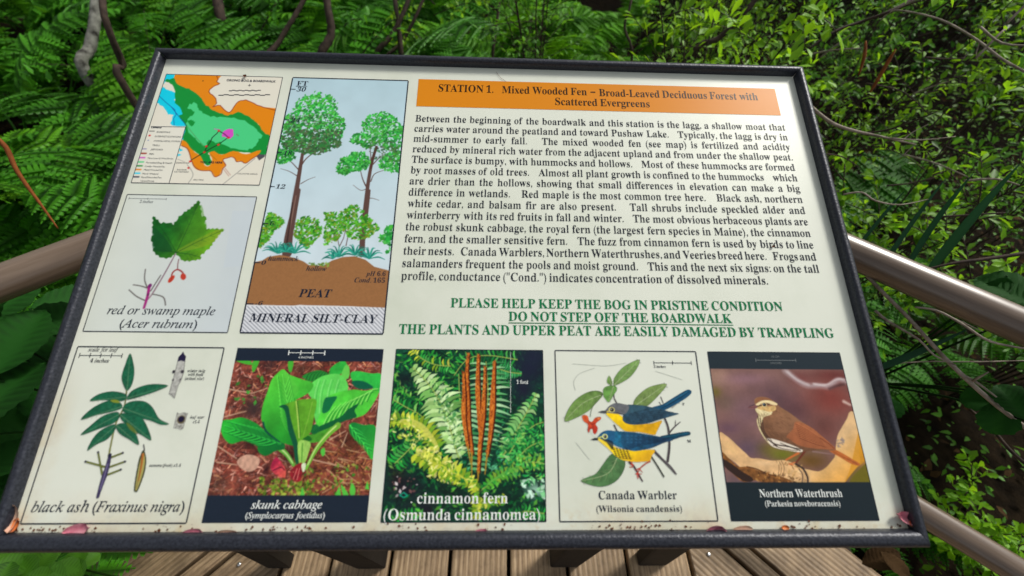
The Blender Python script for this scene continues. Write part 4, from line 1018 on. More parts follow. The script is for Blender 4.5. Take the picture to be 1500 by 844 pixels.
# ---- two warblers, painted
ZW = (815, 515, 4.118)
c = Canvas(330, 360, [(812.4, 514.8), (1019.5, 514.8), (1051, 762.8), (820.6, 767.3)], ZW)
def pleaf(pts, base, tip, seed, col=(96, 124, 62), mid=None):
    col = np.array(col, float)
    c.poly(pts, col * .55, sm=True); c.poly(np.array(pts) * .975 + np.mean(pts, 0) * .025, col, sm=True, tex=(9, .2, seed), grad=(base, tip, col * 1.12))
    b = np.array(base, float); t_ = np.array(tip, float); m_ = np.array(mid, float) if mid else (b + t_) / 2
    q_ = smooth_closed([b, m_, t_], 8, False); c.stroke(q_, 4, (172, 186, 140), 2)
    for i in range(2, len(q_) - 2, 2):
        d = q_[i + 1] - q_[i]; a0 = math.atan2(d[1], d[0]); L = np.hypot(*(t_ - b)) * .17 * (1 - abs(i / len(q_) - .45))
        for sg in (-.8, .8): c.stroke([q_[i], q_[i] + L * np.array((cos(a0 + sg), sin(a0 + sg)))], 2.6, (156, 172, 122), 1.5, alpha=.7); c.stroke([q_[i] + (3, 3), q_[i] + (3, 3) + L * np.array((cos(a0 + sg), sin(a0 + sg)))], 2.6, (50, 72, 34), 1.5, alpha=.5)
TW = (70, 62, 66)
pleaf([(148, 792), (190, 768), (240, 745), (285, 685), (318, 640), (345, 625), (380, 648), (416, 668), (410, 720), (375, 778), (320, 815), (260, 826), (200, 815)], (370, 645), (150, 792), 1, (74, 112, 68), (310, 745))
pleaf([(345, 205), (350, 165), (390, 110), (440, 75), (503, 50), (490, 100), (450, 155), (400, 190), (352, 212)], (352, 205), (500, 55), 2, (104, 138, 74))
pleaf([(48, 432), (70, 360), (120, 295), (190, 252), (250, 243), (282, 266), (240, 320), (190, 370), (110, 415)], (278, 266), (52, 428), 3, (100, 132, 66), (160, 320))
pleaf([(465, 330), (480, 285), (540, 230), (600, 205), (668, 198), (630, 255), (570, 318), (540, 335), (490, 335)], (480, 330), (664, 200), 4, (108, 132, 72))
c.stroke([(320, 190), (345, 250), (350, 288), (368, 320)], 9, TW, 8, sm=True); c.stroke([(282, 266), (268, 268)], 5, TW)
pleaf([(283, 270), (286, 228), (320, 212), (360, 215), (366, 240), (345, 270), (318, 313), (295, 292)], (345, 218), (318, 308), 5, (94, 140, 66)); pleaf([(305, 190), (318, 150), (336, 180), (335, 210)], (332, 206), (318, 155), 6, (96, 132, 62))
c.stroke([(235, 310), (212, 360), (205, 402)], 4, (90, 110, 70), sm=True)
c.stroke([(632, 278), (645, 312)], 6, TW); c.stroke([(622, 310), (636, 330)], 5, TW); c.stroke([(655, 408), (672, 450), (680, 500), (682, 580), (672, 665)], 13, TW, 16, sm=True); c.stroke([(680, 498), (710, 462), (748, 428)], 10, TW, 5, sm=True); c.stroke([(718, 455), (720, 420)], 6, TW, 4); c.stroke([(590, 605), (640, 655), (690, 700), (722, 742)], 18, (88, 82, 86), 10, sm=True); c.stroke([(595, 615), (640, 662), (715, 740)], 5, (40, 34, 40)); c.stroke([(568, 630), (610, 695), (648, 758)], 11, (62, 66, 58), 11); c.stroke([(350, 452), (368, 488)], 10, TW)
c.poly([(155, 405), (160, 393), (178, 392), (192, 402), (200, 428), (218, 430), (235, 408), (265, 402), (270, 415), (250, 432), (238, 448), (250, 468), (247, 490), (235, 508), (222, 500), (218, 478), (205, 480), (198, 500), (188, 485), (190, 450), (165, 430)], (204, 92, 46), sm=True, tex=(5, .25, 3), grad=((180, 400), (240, 500), (176, 40, 30))); c.blob(233, 480, 14, 20, (190, 56, 34), .8); c.blob(255, 412, 10, 8, (232, 160, 80), .8); c.blob(175, 408, 10, 10, (170, 60, 30), .8); c.stroke([(200, 430), (215, 450), (235, 440)], 4, (130, 30, 24))
# female
c.stroke([(700, 340), (730, 315), (745, 312)], 9, (206, 196, 178), 4, alpha=.7)
c.poly([(580, 342), (640, 322), (700, 285), (780, 236), (806, 232), (817, 244), (808, 262), (770, 292), (690, 340), (640, 358)], (18, 74, 106), sm=True, tex=(7, .2, 1)); c.stroke([(640, 345), (720, 300), (800, 246)], 4, (10, 40, 64)); c.stroke([(660, 325), (790, 245)], 3, (50, 120, 150), alpha=.7)
c.poly([(296, 376), (345, 368), (400, 400), (450, 438), (560, 440), (636, 420), (626, 450), (606, 490), (590, 508), (500, 492), (420, 488), (375, 455), (330, 415)], (244, 206, 20), sm=True, tex=(8, .12, 2), grad=((400, 400), (480, 500), (214, 160, 20)))
c.poly([(398, 335), (440, 326), (520, 330), (600, 345), (640, 352), (690, 368), (740, 377), (700, 392), (620, 417), (540, 442), (450, 447), (403, 425), (404, 380)], (42, 72, 90), sm=True, tex=(6, .35, 3)); 
for k in range(6): c.stroke([(450 + k * 12, 440 - k * 12), (560 + k * 12, 425 - k * 13), (640 + k * 14, 400 - k * 6)], 3, (20, 36, 52), 2, alpha=.8, sm=True)
c.poly([(400, 335), (430, 330), (520, 334), (540, 350), (470, 370), (410, 385)], (60, 96, 110), sm=True, alpha=.6)
c.poly([(292, 374), (318, 337), (358, 317), (400, 321), (440, 335), (425, 375), (398, 385), (360, 383), (320, 378)], (98, 100, 104), sm=True, tex=(6, .15, 4)); c.stroke([(300, 372), (325, 365)], 6, (216, 190, 60))
c.poly([(252, 373), (278, 364), (303, 362), (305, 381), (275, 381)], (72, 76, 80)); c.blob(335, 358, 19, 16, (206, 200, 130), hard=1); c.blob(336, 358, 12, 12, (40, 36, 34), hard=1); c.blob(333, 355, 3, 3, (210, 210, 200), hard=1); c.stroke([(365, 376), (400, 385)], 6, (60, 60, 66))
# male
c.poly([(625, 518), (700, 500), (760, 488), (800, 485), (810, 494), (803, 507), (750, 520), (690, 537)], (12, 62, 86), sm=True, tex=(6, .2, 5)); c.stroke([(640, 522), (800, 494)], 3, (50, 120, 140), alpha=.7)
c.poly([(248, 538), (290, 545), (340, 575), (400, 598), (480, 603), (592, 598), (574, 640), (566, 665), (520, 672), (470, 674), (410, 665), (360, 640), (310, 592)], (250, 214, 24), sm=True, tex=(8, .1, 6), grad=((420, 600), (470, 680), (222, 170, 30)))
c.poly([(318, 492), (345, 486), (400, 488), (460, 492), (530, 502), (610, 515), (706, 535), (650, 555), (590, 582), (540, 597), (470, 607), (400, 592), (350, 572), (325, 540)], (30, 104, 138), sm=True, tex=(6, .35, 7), grad=((340, 500), (640, 560), (28, 60, 88)))
c.poly([(400, 500), (480, 502), (560, 520), (520, 560), (440, 600), (395, 570)], (30, 60, 90), sm=True, alpha=.5)
for k in range(7): c.stroke([(420 + k * 12, 590 - k * 12), (520 + k * 10, 572 - k * 8), (640 + k * 8, 545 - k * 3)], 3, (12, 32, 56), 2, alpha=.8, sm=True)
for k in range(12): c.blob(430 + (k % 4) * 26, 515 + (k // 4) * 20, 9, 6, (56, 120, 160), .5)
c.poly([(247, 537), (262, 508), (285, 490), (320, 482), (350, 492), (355, 530), (338, 560), (305, 548), (275, 540)], (34, 92, 132), sm=True, tex=(6, .15, 8)); c.poly([(262, 540), (285, 535), (330, 545), (345, 560), (340, 600), (320, 580), (300, 555)], (16, 26, 40), sm=True, alpha=.75); c.poly([(252, 538), (270, 536), (300, 560), (330, 600), (345, 625), (310, 592)], (236, 206, 60), sm=True)
c.stroke([(250, 532), (268, 524), (288, 522)], 6, (222, 210, 90)); c.poly([(206, 541), (232, 530), (252, 528), (252, 546), (225, 546)], (44, 46, 50)); c.blob(294, 521, 17, 15, (222, 226, 150), hard=1); c.blob(295, 521, 10, 10, (24, 22, 30), hard=1); c.blob(292, 518, 3, 3, (230, 230, 230), hard=1)
for row in range(6):
    for k in range(5): x = 342 + k * 20 + row * 4; y = 588 + row * 11 + k * 4 - (k * k) * .4; c.stroke([(x, y), (x + 13, y + 4)], 7, (24, 22, 26), 2)
RL = (176, 84, 66)
c.stroke([(443, 676), (468, 700), (495, 745), (520, 788)], 15, (66, 50, 56), 9, sm=True)
for p in ([(566, 668), (540, 682), (505, 712), (492, 740)], [(455, 675), (462, 700), (445, 705)]): c.stroke(p, 9, RL, 7, sm=True)
for p in ([(498, 712), (480, 722)], [(500, 712), (520, 735)], [(485, 745), (500, 768)], [(480, 745), (515, 745)], [(488, 740), (492, 775)], [(450, 690), (470, 690)]): c.stroke(p, 7, (190, 60, 50), 4)
c.stroke([(115, 240), (105, 190), (140, 140), (230, 105)], 2, (170, 176, 168), alpha=.5, sm=True); c.stroke([(100, 80), (300, 90), (420, 72)], 2, (176, 180, 172), alpha=.4, sm=True); c.stroke([(120, 560), (200, 660)], 2, (180, 184, 176), alpha=.4); c.stroke([(600, 120), (760, 170)], 2, (180, 184, 176), alpha=.3)
wb = c.build('warbler_picture', bx['wl'], bx['wr'], by['qt'], by['qb'], ZP, None)
ZW0 = (800, 500, 2.911)
P = Print(); zl(P, ZW0, 'Canada Warbler', 'rm', 225, 558, (675, 671), 52); P.build('caption', ZT, INKN, wb); P = Print(); zl(P, ZW0, '(Wilsonia canadensis)', 'rm', 215, 580, (728, 726), 40)
P.build('latin_name', ZT, INKN, wb); P = Print(); zl(P, ZW, 'F', 'bd', 761, 774, 325, 24); P.build('letter', ZT, INKN, wb); P = Print(); zl(P, ZW, 'M', 'bd', 789, 812, 549, 25); P.build('letter', ZT, INKN, wb); P = Print(); zl(P, ZW, '2 inches', 'bd', 588, 660, 98, 22)
a_, b_ = on_board(*zp(ZW, 588, 68)), on_board(*zp(ZW, 813, 67)); P.bar(a_[0], b_[0], a_[1] - .0003, a_[1] + .0003)
for k in (0, .5, 1): x = a_[0] + (b_[0] - a_[0]) * k; P.bar(x - .0003, x + .0003, a_[1] - .0022, a_[1] + .0022)
P.build('scale_bar', ZT, INKN, wb)

# ---- waterthrush photograph
ZN = (1040, 540, 4.821)
c = Canvas(320, 400, [(1036.7, 514.3), (1231.2, 514.7), (1286.2, 757.3), (1071, 763)], ZN, (124, 90, 84))
for x, y, rx_, ry_, col, al in ((60, 60, 120, 100, (158, 126, 104), .8), (260, 70, 200, 60, (146, 108, 116), .9), (40, 165, 50, 50, (104, 96, 30), .8), (120, 240, 100, 80, (92, 82, 60), .5), (250, 300, 140, 150, (122, 90, 100), .7), (440, 190, 170, 130, (98, 70, 76), .85), (600, 280, 160, 160, (86, 56, 62), .8), (860, 200, 220, 190, (122, 54, 46), .95), (880, 40, 180, 60, (104, 46, 42), .9), (820, 420, 130, 140, (104, 58, 52), .8), (640, 60, 90, 60, (120, 60, 58), .7), (130, 420, 110, 60, (98, 70, 84), .8), (280, 560, 160, 90, (92, 72, 86), .9), (420, 560, 90, 60, (110, 96, 40), .7), (520, 600, 120, 60, (104, 110, 24), .9), (720, 640, 130, 70, (100, 70, 24), .9), (200, 790, 140, 60, (100, 80, 84), .9), (1090, 760, 130, 90, (108, 100, 18), .95), (1060, 560, 70, 120, (214, 150, 24), .95), (750, 560, 80, 60, (108, 86, 60), .6)): c.blob(x, y, rx_, ry_, col, al)
n1 = vnoise(400, 320, 30, 61)
c.c *= (1 + (n1[..., None] - .5) * .18)
c.stroke([(540, 10), (590, 50), (650, 92), (700, 112), (780, 112), (840, 118), (880, 95), (915, 70), (960, 82)], 34, (176, 158, 160), 30, sm=True, soft=6, alpha=.9); c.stroke([(555, 15), (620, 70), (700, 105)], 12, (214, 204, 206), 10, sm=True, soft=4, alpha=.8); c.stroke([(740, 100), (830, 105), (900, 65), (950, 66)], 13, (224, 216, 216), 9, sm=True, soft=3, alpha=.85); c.stroke([(850, 132), (900, 112), (950, 100)], 15, (60, 34, 36), 12, sm=True, soft=4, alpha=.8)
c.stroke([(950, 222), (975, 235), (992, 244)], 22, (214, 190, 178), 14, soft=3, alpha=.9)
c.poly([(885, 600), (892, 520), (905, 455), (935, 400), (970, 340), (985, 300), (1010, 292), (1035, 340), (1055, 420), (1070, 480), (1050, 580), (1060, 640), (1020, 700), (960, 770), (920, 825), (690, 825), (655, 705), (760, 715), (815, 690), (860, 640)], (216, 178, 128), sm=True, tex=(26, .10, 5), grad=((900, 500), (1040, 640), (224, 166, 84)))
c.poly([(1055, 420), (1085, 520), (1110, 610), (1020, 700), (950, 790), (985, 700), (1010, 600)], (206, 142, 34), sm=True, alpha=.75); c.poly([(985, 800), (1060, 690), (1140, 640), (1180, 820)], (104, 96, 20), sm=True, alpha=.9); c.dabs([(890, 490), (950, 480), (950, 530), (900, 540)], 14, 14, [(120, 110, 110), (150, 130, 120)], 7, alpha=.6)
c.poly([(70, 450), (110, 470), (150, 500), (200, 548), (258, 600), (290, 628), (350, 630), (440, 645), (520, 640), (590, 660), (640, 690), (690, 725), (712, 825), (560, 825), (470, 800), (380, 780), (300, 760), (240, 720), (180, 665), (95, 600), (60, 520)], (214, 172, 122), sm=True, tex=(16, .16, 6))
c.poly([(85, 590), (140, 640), (200, 690), (262, 690), (340, 715), (430, 740), (500, 755), (600, 790), (600, 825), (420, 815), (330, 785), (250, 800), (190, 770), (110, 680)], (122, 78, 38), sm=True, tex=(6, .4, 7)); c.poly([(90, 640), (150, 670), (220, 720), (300, 768), (295, 795), (235, 790), (160, 740), (100, 690)], (48, 32, 26), sm=True); c.stroke([(262, 690), (330, 705), (400, 735), (470, 755)], 9, (86, 48, 22), 7, sm=True)
c.dabs([(300, 715), (560, 745), (640, 800), (330, 790)], 60, 14, [(206, 150, 80), (90, 56, 26), (160, 104, 50), (60, 36, 20)], 8, asp=.35, alpha=.7)
for dx in (0, 16, 36): c.stroke([(470 + dx, 645), (490 + dx, 690), (480 + dx, 760)], 6, (120, 86, 52), 4, sm=True, alpha=.8)
c.dabs([(470, 640), (640, 670), (690, 800), (560, 800), (500, 720)], 50, 16, [(190, 150, 90), (226, 190, 140), (110, 76, 40)], 9, asp=.3, alpha=.6); c.stroke([(610, 668), (660, 700), (690, 760), (690, 810)], 16, (44, 34, 32), 12, sm=True, alpha=.9); c.stroke([(630, 700), (655, 740), (650, 800)], 9, (90, 70, 60), 6, sm=True)
c.blob(150, 560, 60, 30, (236, 196, 130), .5, rot=.8); c.blob(380, 665, 90, 22, (230, 194, 150), .5)
# bird
c.stroke([(628, 588), (585, 612), (540, 638)], 15, (194, 104, 50), 12, sm=True); c.stroke([(675, 572), (650, 605), (612, 655)], 14, (104, 44, 30), 11, sm=True); c.stroke([(600, 655), (560, 668), (590, 672)], 8, (200, 110, 60)); c.poly([(840, 566), (885, 560), (960, 598), (1010, 628), (1055, 655), (1044, 670), (990, 655), (930, 620)], (178, 98, 46), sm=True, tex=(5, .15, 2)); c.stroke([(870, 575), (1040, 660)], 3, (110, 52, 24)); c.stroke([(730, 575), (840, 590), (870, 590)], 14, (150, 120, 120), 5, sm=True, alpha=.6)
bird = [(320, 240), (318, 215), (340, 198), (375, 194), (420, 203), (460, 230), (500, 265), (570, 308), (640, 360), (720, 408), (790, 465), (850, 515), (888, 556), (860, 568), (800, 562), (740, 570), (690, 574), (640, 582), (560, 572), (480, 560), (430, 535), (390, 490), (352, 430), (334, 365), (342, 322), (325, 290)]
c.poly(bird, (142, 100, 70), sm=True, tex=(12, .16, 3), grad=((470, 300), (420, 520), (98, 66, 46)))
c.poly([(470, 320), (560, 310), (640, 365), (600, 420), (540, 450), (450, 430)], (150, 106, 78), sm=True, alpha=.35)
for k in range(160):
    x_, y_ = rr.uniform(380, 600), rr.uniform(280, 520); c.stroke([(x_, y_), (x_ + 14, y_ + 8)], 5, [(152, 108, 78), (92, 60, 42), (120, 80, 56)][rr.integers(3)], 3, alpha=.5) if (y_ - 280) > (x_ - 470) * .62 and y_ < 470 + (x_ - 380) * .3 else None
c.poly([(615, 365), (720, 408), (790, 465), (850, 515), (886, 556), (800, 558), (700, 550), (620, 530), (560, 490), (545, 470), (590, 420)], (168, 96, 60), sm=True, tex=(10, .16, 4), grad=((560, 430), (700, 500), (172, 96, 58)), alpha=.72)
for k in range(8): c.stroke([(610 + k * 4, 385 + k * 14), (690 + k * 8, 425 + k * 14), (780 + k * 6, 480 + k * 9)], 5, (96, 44, 26), 4, alpha=.9, sm=True); c.stroke([(614 + k * 4, 379 + k * 14), (694 + k * 8, 419 + k * 14), (780 + k * 6, 474 + k * 9)], 4, (200, 124, 78), 3, alpha=.7, sm=True)
c.stroke([(780, 480), (840, 520), (880, 552)], 8, (120, 60, 34), 6, sm=True)
c.poly([(405, 492), (430, 488), (520, 512), (600, 540), (655, 566), (640, 582), (560, 572), (480, 558), (430, 535)], (226, 214, 196), sm=True)
c.stroke([(415, 498), (470, 530), (560, 545), (640, 570)], 9, (44, 28, 24), 8, sm=True); c.stroke([(450, 535), (520, 560), (620, 572)], 6, (60, 42, 34), 4, sm=True); c.stroke([(430, 510), (480, 545)], 7, (50, 34, 30)); c.stroke([(500, 520), (580, 548), (650, 560)], 5, (40, 26, 22), sm=True)
c.poly([(330, 272), (385, 268), (440, 292), (436, 318), (400, 332), (380, 345), (360, 420), (395, 480), (425, 530), (390, 492), (352, 430), (334, 365), (345, 322), (328, 295)], (224, 208, 158), sm=True, tex=(5, .15, 5))
for dx, w_ in ((0, 8), (16, 8), (32, 7)): c.stroke([(342 + dx, 330 + dx), (350 + dx, 390 + dx), (375 + dx, 450 + dx * .6), (408 + dx, 505)], w_, (60, 42, 36), 5, sm=True, alpha=.9)
for k in range(10): c.stroke([(345 + k * 7, 312 + (k % 3) * 8), (349 + k * 6, 328 + (k % 3) * 8)], 4, (110, 84, 60), 3, alpha=.7)
c.poly([(322, 242), (330, 212), (352, 198), (395, 198), (440, 214), (420, 222), (375, 218), (340, 235)], (140, 92, 62), sm=True); c.poly([(326, 250), (350, 232), (380, 220), (425, 220), (474, 238), (478, 252), (445, 250), (405, 236), (372, 240), (345, 256)], (234, 212, 160), sm=True)
c.poly([(330, 266), (358, 256), (420, 262), (462, 256), (470, 285), (430, 300), (385, 292), (350, 282)], (204, 166, 106), sm=True, tex=(4, .2, 6)); c.stroke([(330, 262), (360, 258), (388, 250), (425, 246)], 8, (60, 42, 34), 7, sm=True); c.blob(388, 250, 19, 17, (226, 204, 150), hard=1); c.blob(388, 250, 14, 13, (18, 22, 32), hard=1); c.blob(384, 246, 4, 4, (150, 170, 190), hard=1)
c.poly([(272, 271), (295, 258), (322, 250), (337, 262), (334, 276), (300, 279)], (132, 84, 84), sm=True); c.stroke([(274, 271), (330, 268)], 3, (60, 36, 40)); c.stroke([(282, 263), (318, 252)], 5, (56, 44, 52))
c.rect(-.1, 1.1, -.1, .112, (28, 42, 50)); c.rect(-.1, 1.1, .792, 1.1, (24, 36, 42))
c.c *= (1 + (vnoise(400, 320, 3, 79)[..., None] - .5) * .08)
nw = c.build('waterthrush_picture', bx['nl'], bx['nr'], by['qt'], by['qb'], ZP, None)
ZN0 = (1020, 500, 2.4526)
P = Print(); zl(P, ZN0, 'Northern Waterthrush', 'rm', 228, 525, (561, 558), 41); zl(P, ZN0, '(Parkesia noveboracensis)', 'rm', 248, 517, (594, 591), 30)
P.build('waterthrush_text', ZT, INKW, nw)
P = Print(); a_, b_ = on_board(*zp(ZN0, 213, 68)), on_board(*zp(ZN0, 356, 68)); P.bar(a_[0], b_[0], a_[1] - .0003, a_[1] + .0003)
for k in (0, 1): x = a_[0] + (b_[0] - a_[0]) * k; P.bar(x - .0003, x + .0003, a_[1] - .002, a_[1] + .002)
zl(P, ZN0, '10 CM', 'ss', 270, 297, 59, 10); zl(P, ZN0, '3 INCHES', 'ss', 266, 306, 82, 10)
P.build('waterthrush_scale', ZT, INKK, nw)
bpy.data.objects.remove(_to)
bpy.data.curves.remove(_tc)

# ---- the sign's legs: an inner pair and a splayed outer pair of dark plastic-lumber posts
def beam(name, a, b, wx, wy, mat, parent=None, base=None):
    a = Vector(a); b = Vector(b); d = (b - a).normalized()
    u = Vector((0, 1, 0)) - d * d.y; u.normalize(); v = d.cross(u)
    vs = []
    e = .12
    for p in (a, b):
        for sx, sy in ((-1 + e, -1), (1 - e, -1), (1, -1 + e), (1, 1 - e), (1 - e, 1), (-1 + e, 1), (-1, 1 - e), (-1, -1 + e)): vs.append(p + v * sx * wx / 2 + u * sy * wy / 2)
    fs = [(i, (i + 1) % 8, 8 + (i + 1) % 8, 8 + i) for i in range(8)] + [tuple(range(7, -1, -1)), tuple(range(8, 16))]
    if base is not None: vs = [v_ - Vector(base) for v_ in vs]
    o = mesh_obj(name, vs, fs, mat, parent)
    return o
SB = (0, -.42, 0)
beam('leg', (-.345, -.465, -.0), (-.345, -.465, .955), .085, .05, M_legs, sign, SB); beam('leg', (.225, -.465, -.0), (.225, -.465, .955), .085, .05, M_legs, sign, SB)
beam('brace', (-.61, -.47, -.0), (-.41, -.47, .93), .065, .035, M_legs, sign, SB); beam('brace', (.49, -.47, -.0), (.34, -.47, .93), .085, .035, M_legs, sign, SB)

# ================================================================== DECK, RAILS, GROUND
def clip_poly(poly, n, d):
    """keep the side where n.p <= d"""
    out = []
    for i in range(len(poly)):
        a, b = poly[i], poly[(i + 1) % len(poly)]
        fa, fb = n[0] * a[0] + n[1] * a[1] - d, n[0] * b[0] + n[1] * b[1] - d
        if fa <= 0: out.append(a)
        if (fa < 0) != (fb < 0):
            t = fa / (fa - fb); out.append((a[0] + (b[0] - a[0]) * t, a[1] + (b[1] - a[1]) * t))
    return out
deck = tag(empty('boardwalk_deck', (0, -1.0, -.02)), kind='structure')
def deck_board(poly, ang, mat=M_wood):
    """poly in deck coordinates (world xy); the board's own x axis runs along ang"""
    if len(poly) < 3: return
    cx = sum(p[0] for p in poly) / len(poly); cy = sum(p[1] for p in poly) / len(poly)
    ca, sa = cos(-ang), sin(-ang)
    q = [((p[0] - cx) * ca - (p[1] - cy) * sa, (p[0] - cx) * sa + (p[1] - cy) * ca) for p in poly]
    A = sum(q[i][0] * q[(i + 1) % len(q)][1] - q[(i + 1) % len(q)][0] * q[i][1] for i in range(len(q)))
    if A < 0: q = q[::-1]
    n = len(q); k = .003
    vs = [(x, y, -.028) for x, y in q] + [(x, y, -k) for x, y in q]
    qi = [(x * (1 - k / max(abs(x), .01)) if abs(x) > k else x, y - math.copysign(min(k, abs(y)), y), 0) for x, y in q]
    vs += qi
    fs = [tuple(range(n))[::-1]] + [(i, (i + 1) % n, n + (i + 1) % n, n + i) for i in range(n)] + [(n + i, n + (i + 1) % n, 2 * n + (i + 1) % n, 2 * n + i) for i in range(n)] + [tuple(range(2 * n, 3 * n))]
    o = mesh_obj('board', vs, fs, mat)
    o.parent = deck; o.location = (cx, cy + 1.0, .02 + random.uniform(-.0015, .0)); o.rotation_euler = (0, 0, ang)
    return o
XL, XR = -.60, .60
x = XL
for x0, x1 in ((-.60, -.472), (-.46, -.297), (-.285, -.122), (-.11, .053), (.065, .228), (.24, .408), (.42, .60)):
    deck_board([(x0, -2.6), (x1, -2.6), (x1, .10), (x0, .10)], pi / 2) if False else None
    p = [(x0, -2.6), (x1, -2.6), (x1, .12), (x0, .12)]
    if p: 
        o = deck_board(p, pi / 2)
wid = [(.0, .205), (.217, .262), (.276, .44), (.452, .62), (.632, .80), (.812, .98), (.992, 1.2), (1.212, 1.4)]
for sg in (-1, 1):
    ex, ey = (-1.14, -.45) if sg < 0 else (1.11, -.45)
    ang = R(45) if sg < 0 else R(135)
    d = Vector((cos(ang), sin(ang))); inn = Vector((sin(ang), -cos(ang))) if sg < 0 else Vector((-sin(ang), cos(ang)))
    for a, b in wid:
        P0 = Vector((ex, ey)) + inn * a; P1 = Vector((ex, ey)) + inn * b
        poly = [tuple(P0 - d * 2.4), tuple(P0 + d * 1.4), tuple(P1 + d * 1.4), tuple(P1 - d * 2.4)]
        poly = clip_poly(poly, (-sg, 0), -(XR + .012)) ; poly = clip_poly(poly, (0, 1), .12); poly = clip_poly(poly, (0, -1), 2.6)
        if len(poly) > 2: deck_board(poly, ang)
# rim joist along the edges and joists below
for sg, e in ((-1, (-1.14, -.45)), (1, (1.11, -.45))):
    ang = R(45) if sg < 0 else R(135); d = Vector((cos(ang), sin(ang))); inn = Vector((sin(ang), -cos(ang))) if sg < 0 else Vector((-sin(ang), cos(ang)))
    q = Vector(e) + inn * .04
    beam('rim_joist', (q.x - d.x * 1.5, q.y - d.y * 1.5, -.105), (q.x + d.x * .75, q.y + d.y * .75, -.105), .14, .04, M_rail_dark, deck, (0, -1.0, -.02))
for k in range(4):
    beam('joist', (-1.2, -.42 - k * .45, -.13), (1.2, -.42 - k * .45, -.13), .04, .14, M_rail_dark, deck, (0, -1.0, -.02))
for px, py in ((350.5, 826.5), (1038.3, 812)):
    p = at_z(px, py, .002)
    t = Tubes(); t.tube([(0, 0, -.004), (0, 0, .002), (0, 0, .0035)], [.004, .006, .003], 12)
    o = t.build('screw', M_screw, deck); o.location = p - Vector((0, -1.0, -.02))

# railing round the platform: brown coated pipes on posts
rail = tag(empty('handrail', (0, .1, 0)), 'brown rounded pipe railing with upper and lower rails round the platform', 'railing')
def pipe(name, a, b, rad, mat=M_rail):
    """pipe with a shallow ridge along it; own x axis along the pipe"""
    a, b = Vector(a), Vector(b); L = (b - a).length; n = 28; vs = []; fs = []
    prof = []
    for k in range(n):
        t = 2 * pi * k / n; r = rad * (1.0 + (.035 if k in (5, 6) else 0) + (.02 if k in (22, 23) else 0)); prof.append((r * cos(t), r * sin(t)))
    for xx in (-L / 2, L / 2):
        for y, z in prof: vs.append((xx, y, z))
    fs = [(k, (k + 1) % n, n + (k + 1) % n, n + k) for k in range(n)] + [tuple(range(n)), tuple(range(n, 2 * n))[::-1]]
    o = mesh_obj(name, vs, fs, mat, rail, smooth=True)
    me = o.data; bm = bmesh.new(); bm.from_mesh(me); bmesh.ops.recalc_face_normals(bm, faces=bm.faces)
    for e_ in bm.edges:
        if len(e_.link_faces) == 2 and (len(e_.link_faces[0].verts) > 4 or len(e_.link_faces[1].verts) > 4): e_.smooth = False
    bm.to_mesh(me); bm.free()
    d = (b - a).normalized()
    o.rotation_euler = (0, -math.asin(max(-1, min(1, d.z))), math.atan2(d.y, d.x)); o.location = (a + b) / 2 - Vector((0, .1, 0))
    return o
RZ, LZ, RR = .90, .30, .0295
LA, LB = at_z(0, 416, RZ), at_z(120, 370, RZ)
RA, RB_ = at_z(1265, 378, RZ), at_z(1500, 480, RZ)
dl = (LB - LA).normalized(); dr = (RB_ - RA).normalized()
def at_x(p, d, x): return p + d * ((x - p.x) / d.x)
cl, cr = at_x(LA, dl, -.52), at_x(RA, dr, .52)
ym = (cl.y + cr.y) / 2
ends = (LA - dl * 1.1, RB_ + dr * .9)
pipe('upper_rail', ends[0], cl, RR); pipe('upper_rail', cr, ends[1], RR); pipe('upper_rail', cl, cr, RR)
low = [Vector((p.x, p.y, LZ)) for p in (ends[0], cl, cr, ends[1])]
q = at_z(1360, 757, LZ); q2 = at_z(1500, 842, LZ); d2 = (q2 - q).normalized()
low[2] = at_x(q, d2, .62); low[3] = at_x(q, d2, 2.2)
low[1] = Vector((-low[2].x, low[2].y, LZ)); low[0] = Vector((-low[3].x, low[3].y, LZ))
pipe('lower_rail', low[0], low[1], RR * 1.12); pipe('lower_rail', low[1], low[2], RR * 1.12); pipe('lower_rail', low[2], low[3], RR * 1.12)
for p in (cl, cr, ends[0], ends[1]): pipe('post', (p.x, p.y, -.35), (p.x, p.y, RZ - .01), RR * .95)

# ground
GZ = -.35
n = 70
gs = np.linspace(-1, 1, n); gs = np.sign(gs) * np.abs(gs) ** 2 * 60
hn = vnoise(n, n, 5, 9)
vs = [(gs[i], gs[j] + 4, GZ + (hn[j, i] - .5) * .12 - .03) for j in range(n) for i in range(n)]
fs = [(j * n + i, j * n + i + 1, (j + 1) * n + i + 1, (j + 1) * n + i) for j in range(n - 1) for i in range(n - 1)]
tag(mesh_obj('ground', vs, fs, M_soil, smooth=True), kind='structure')

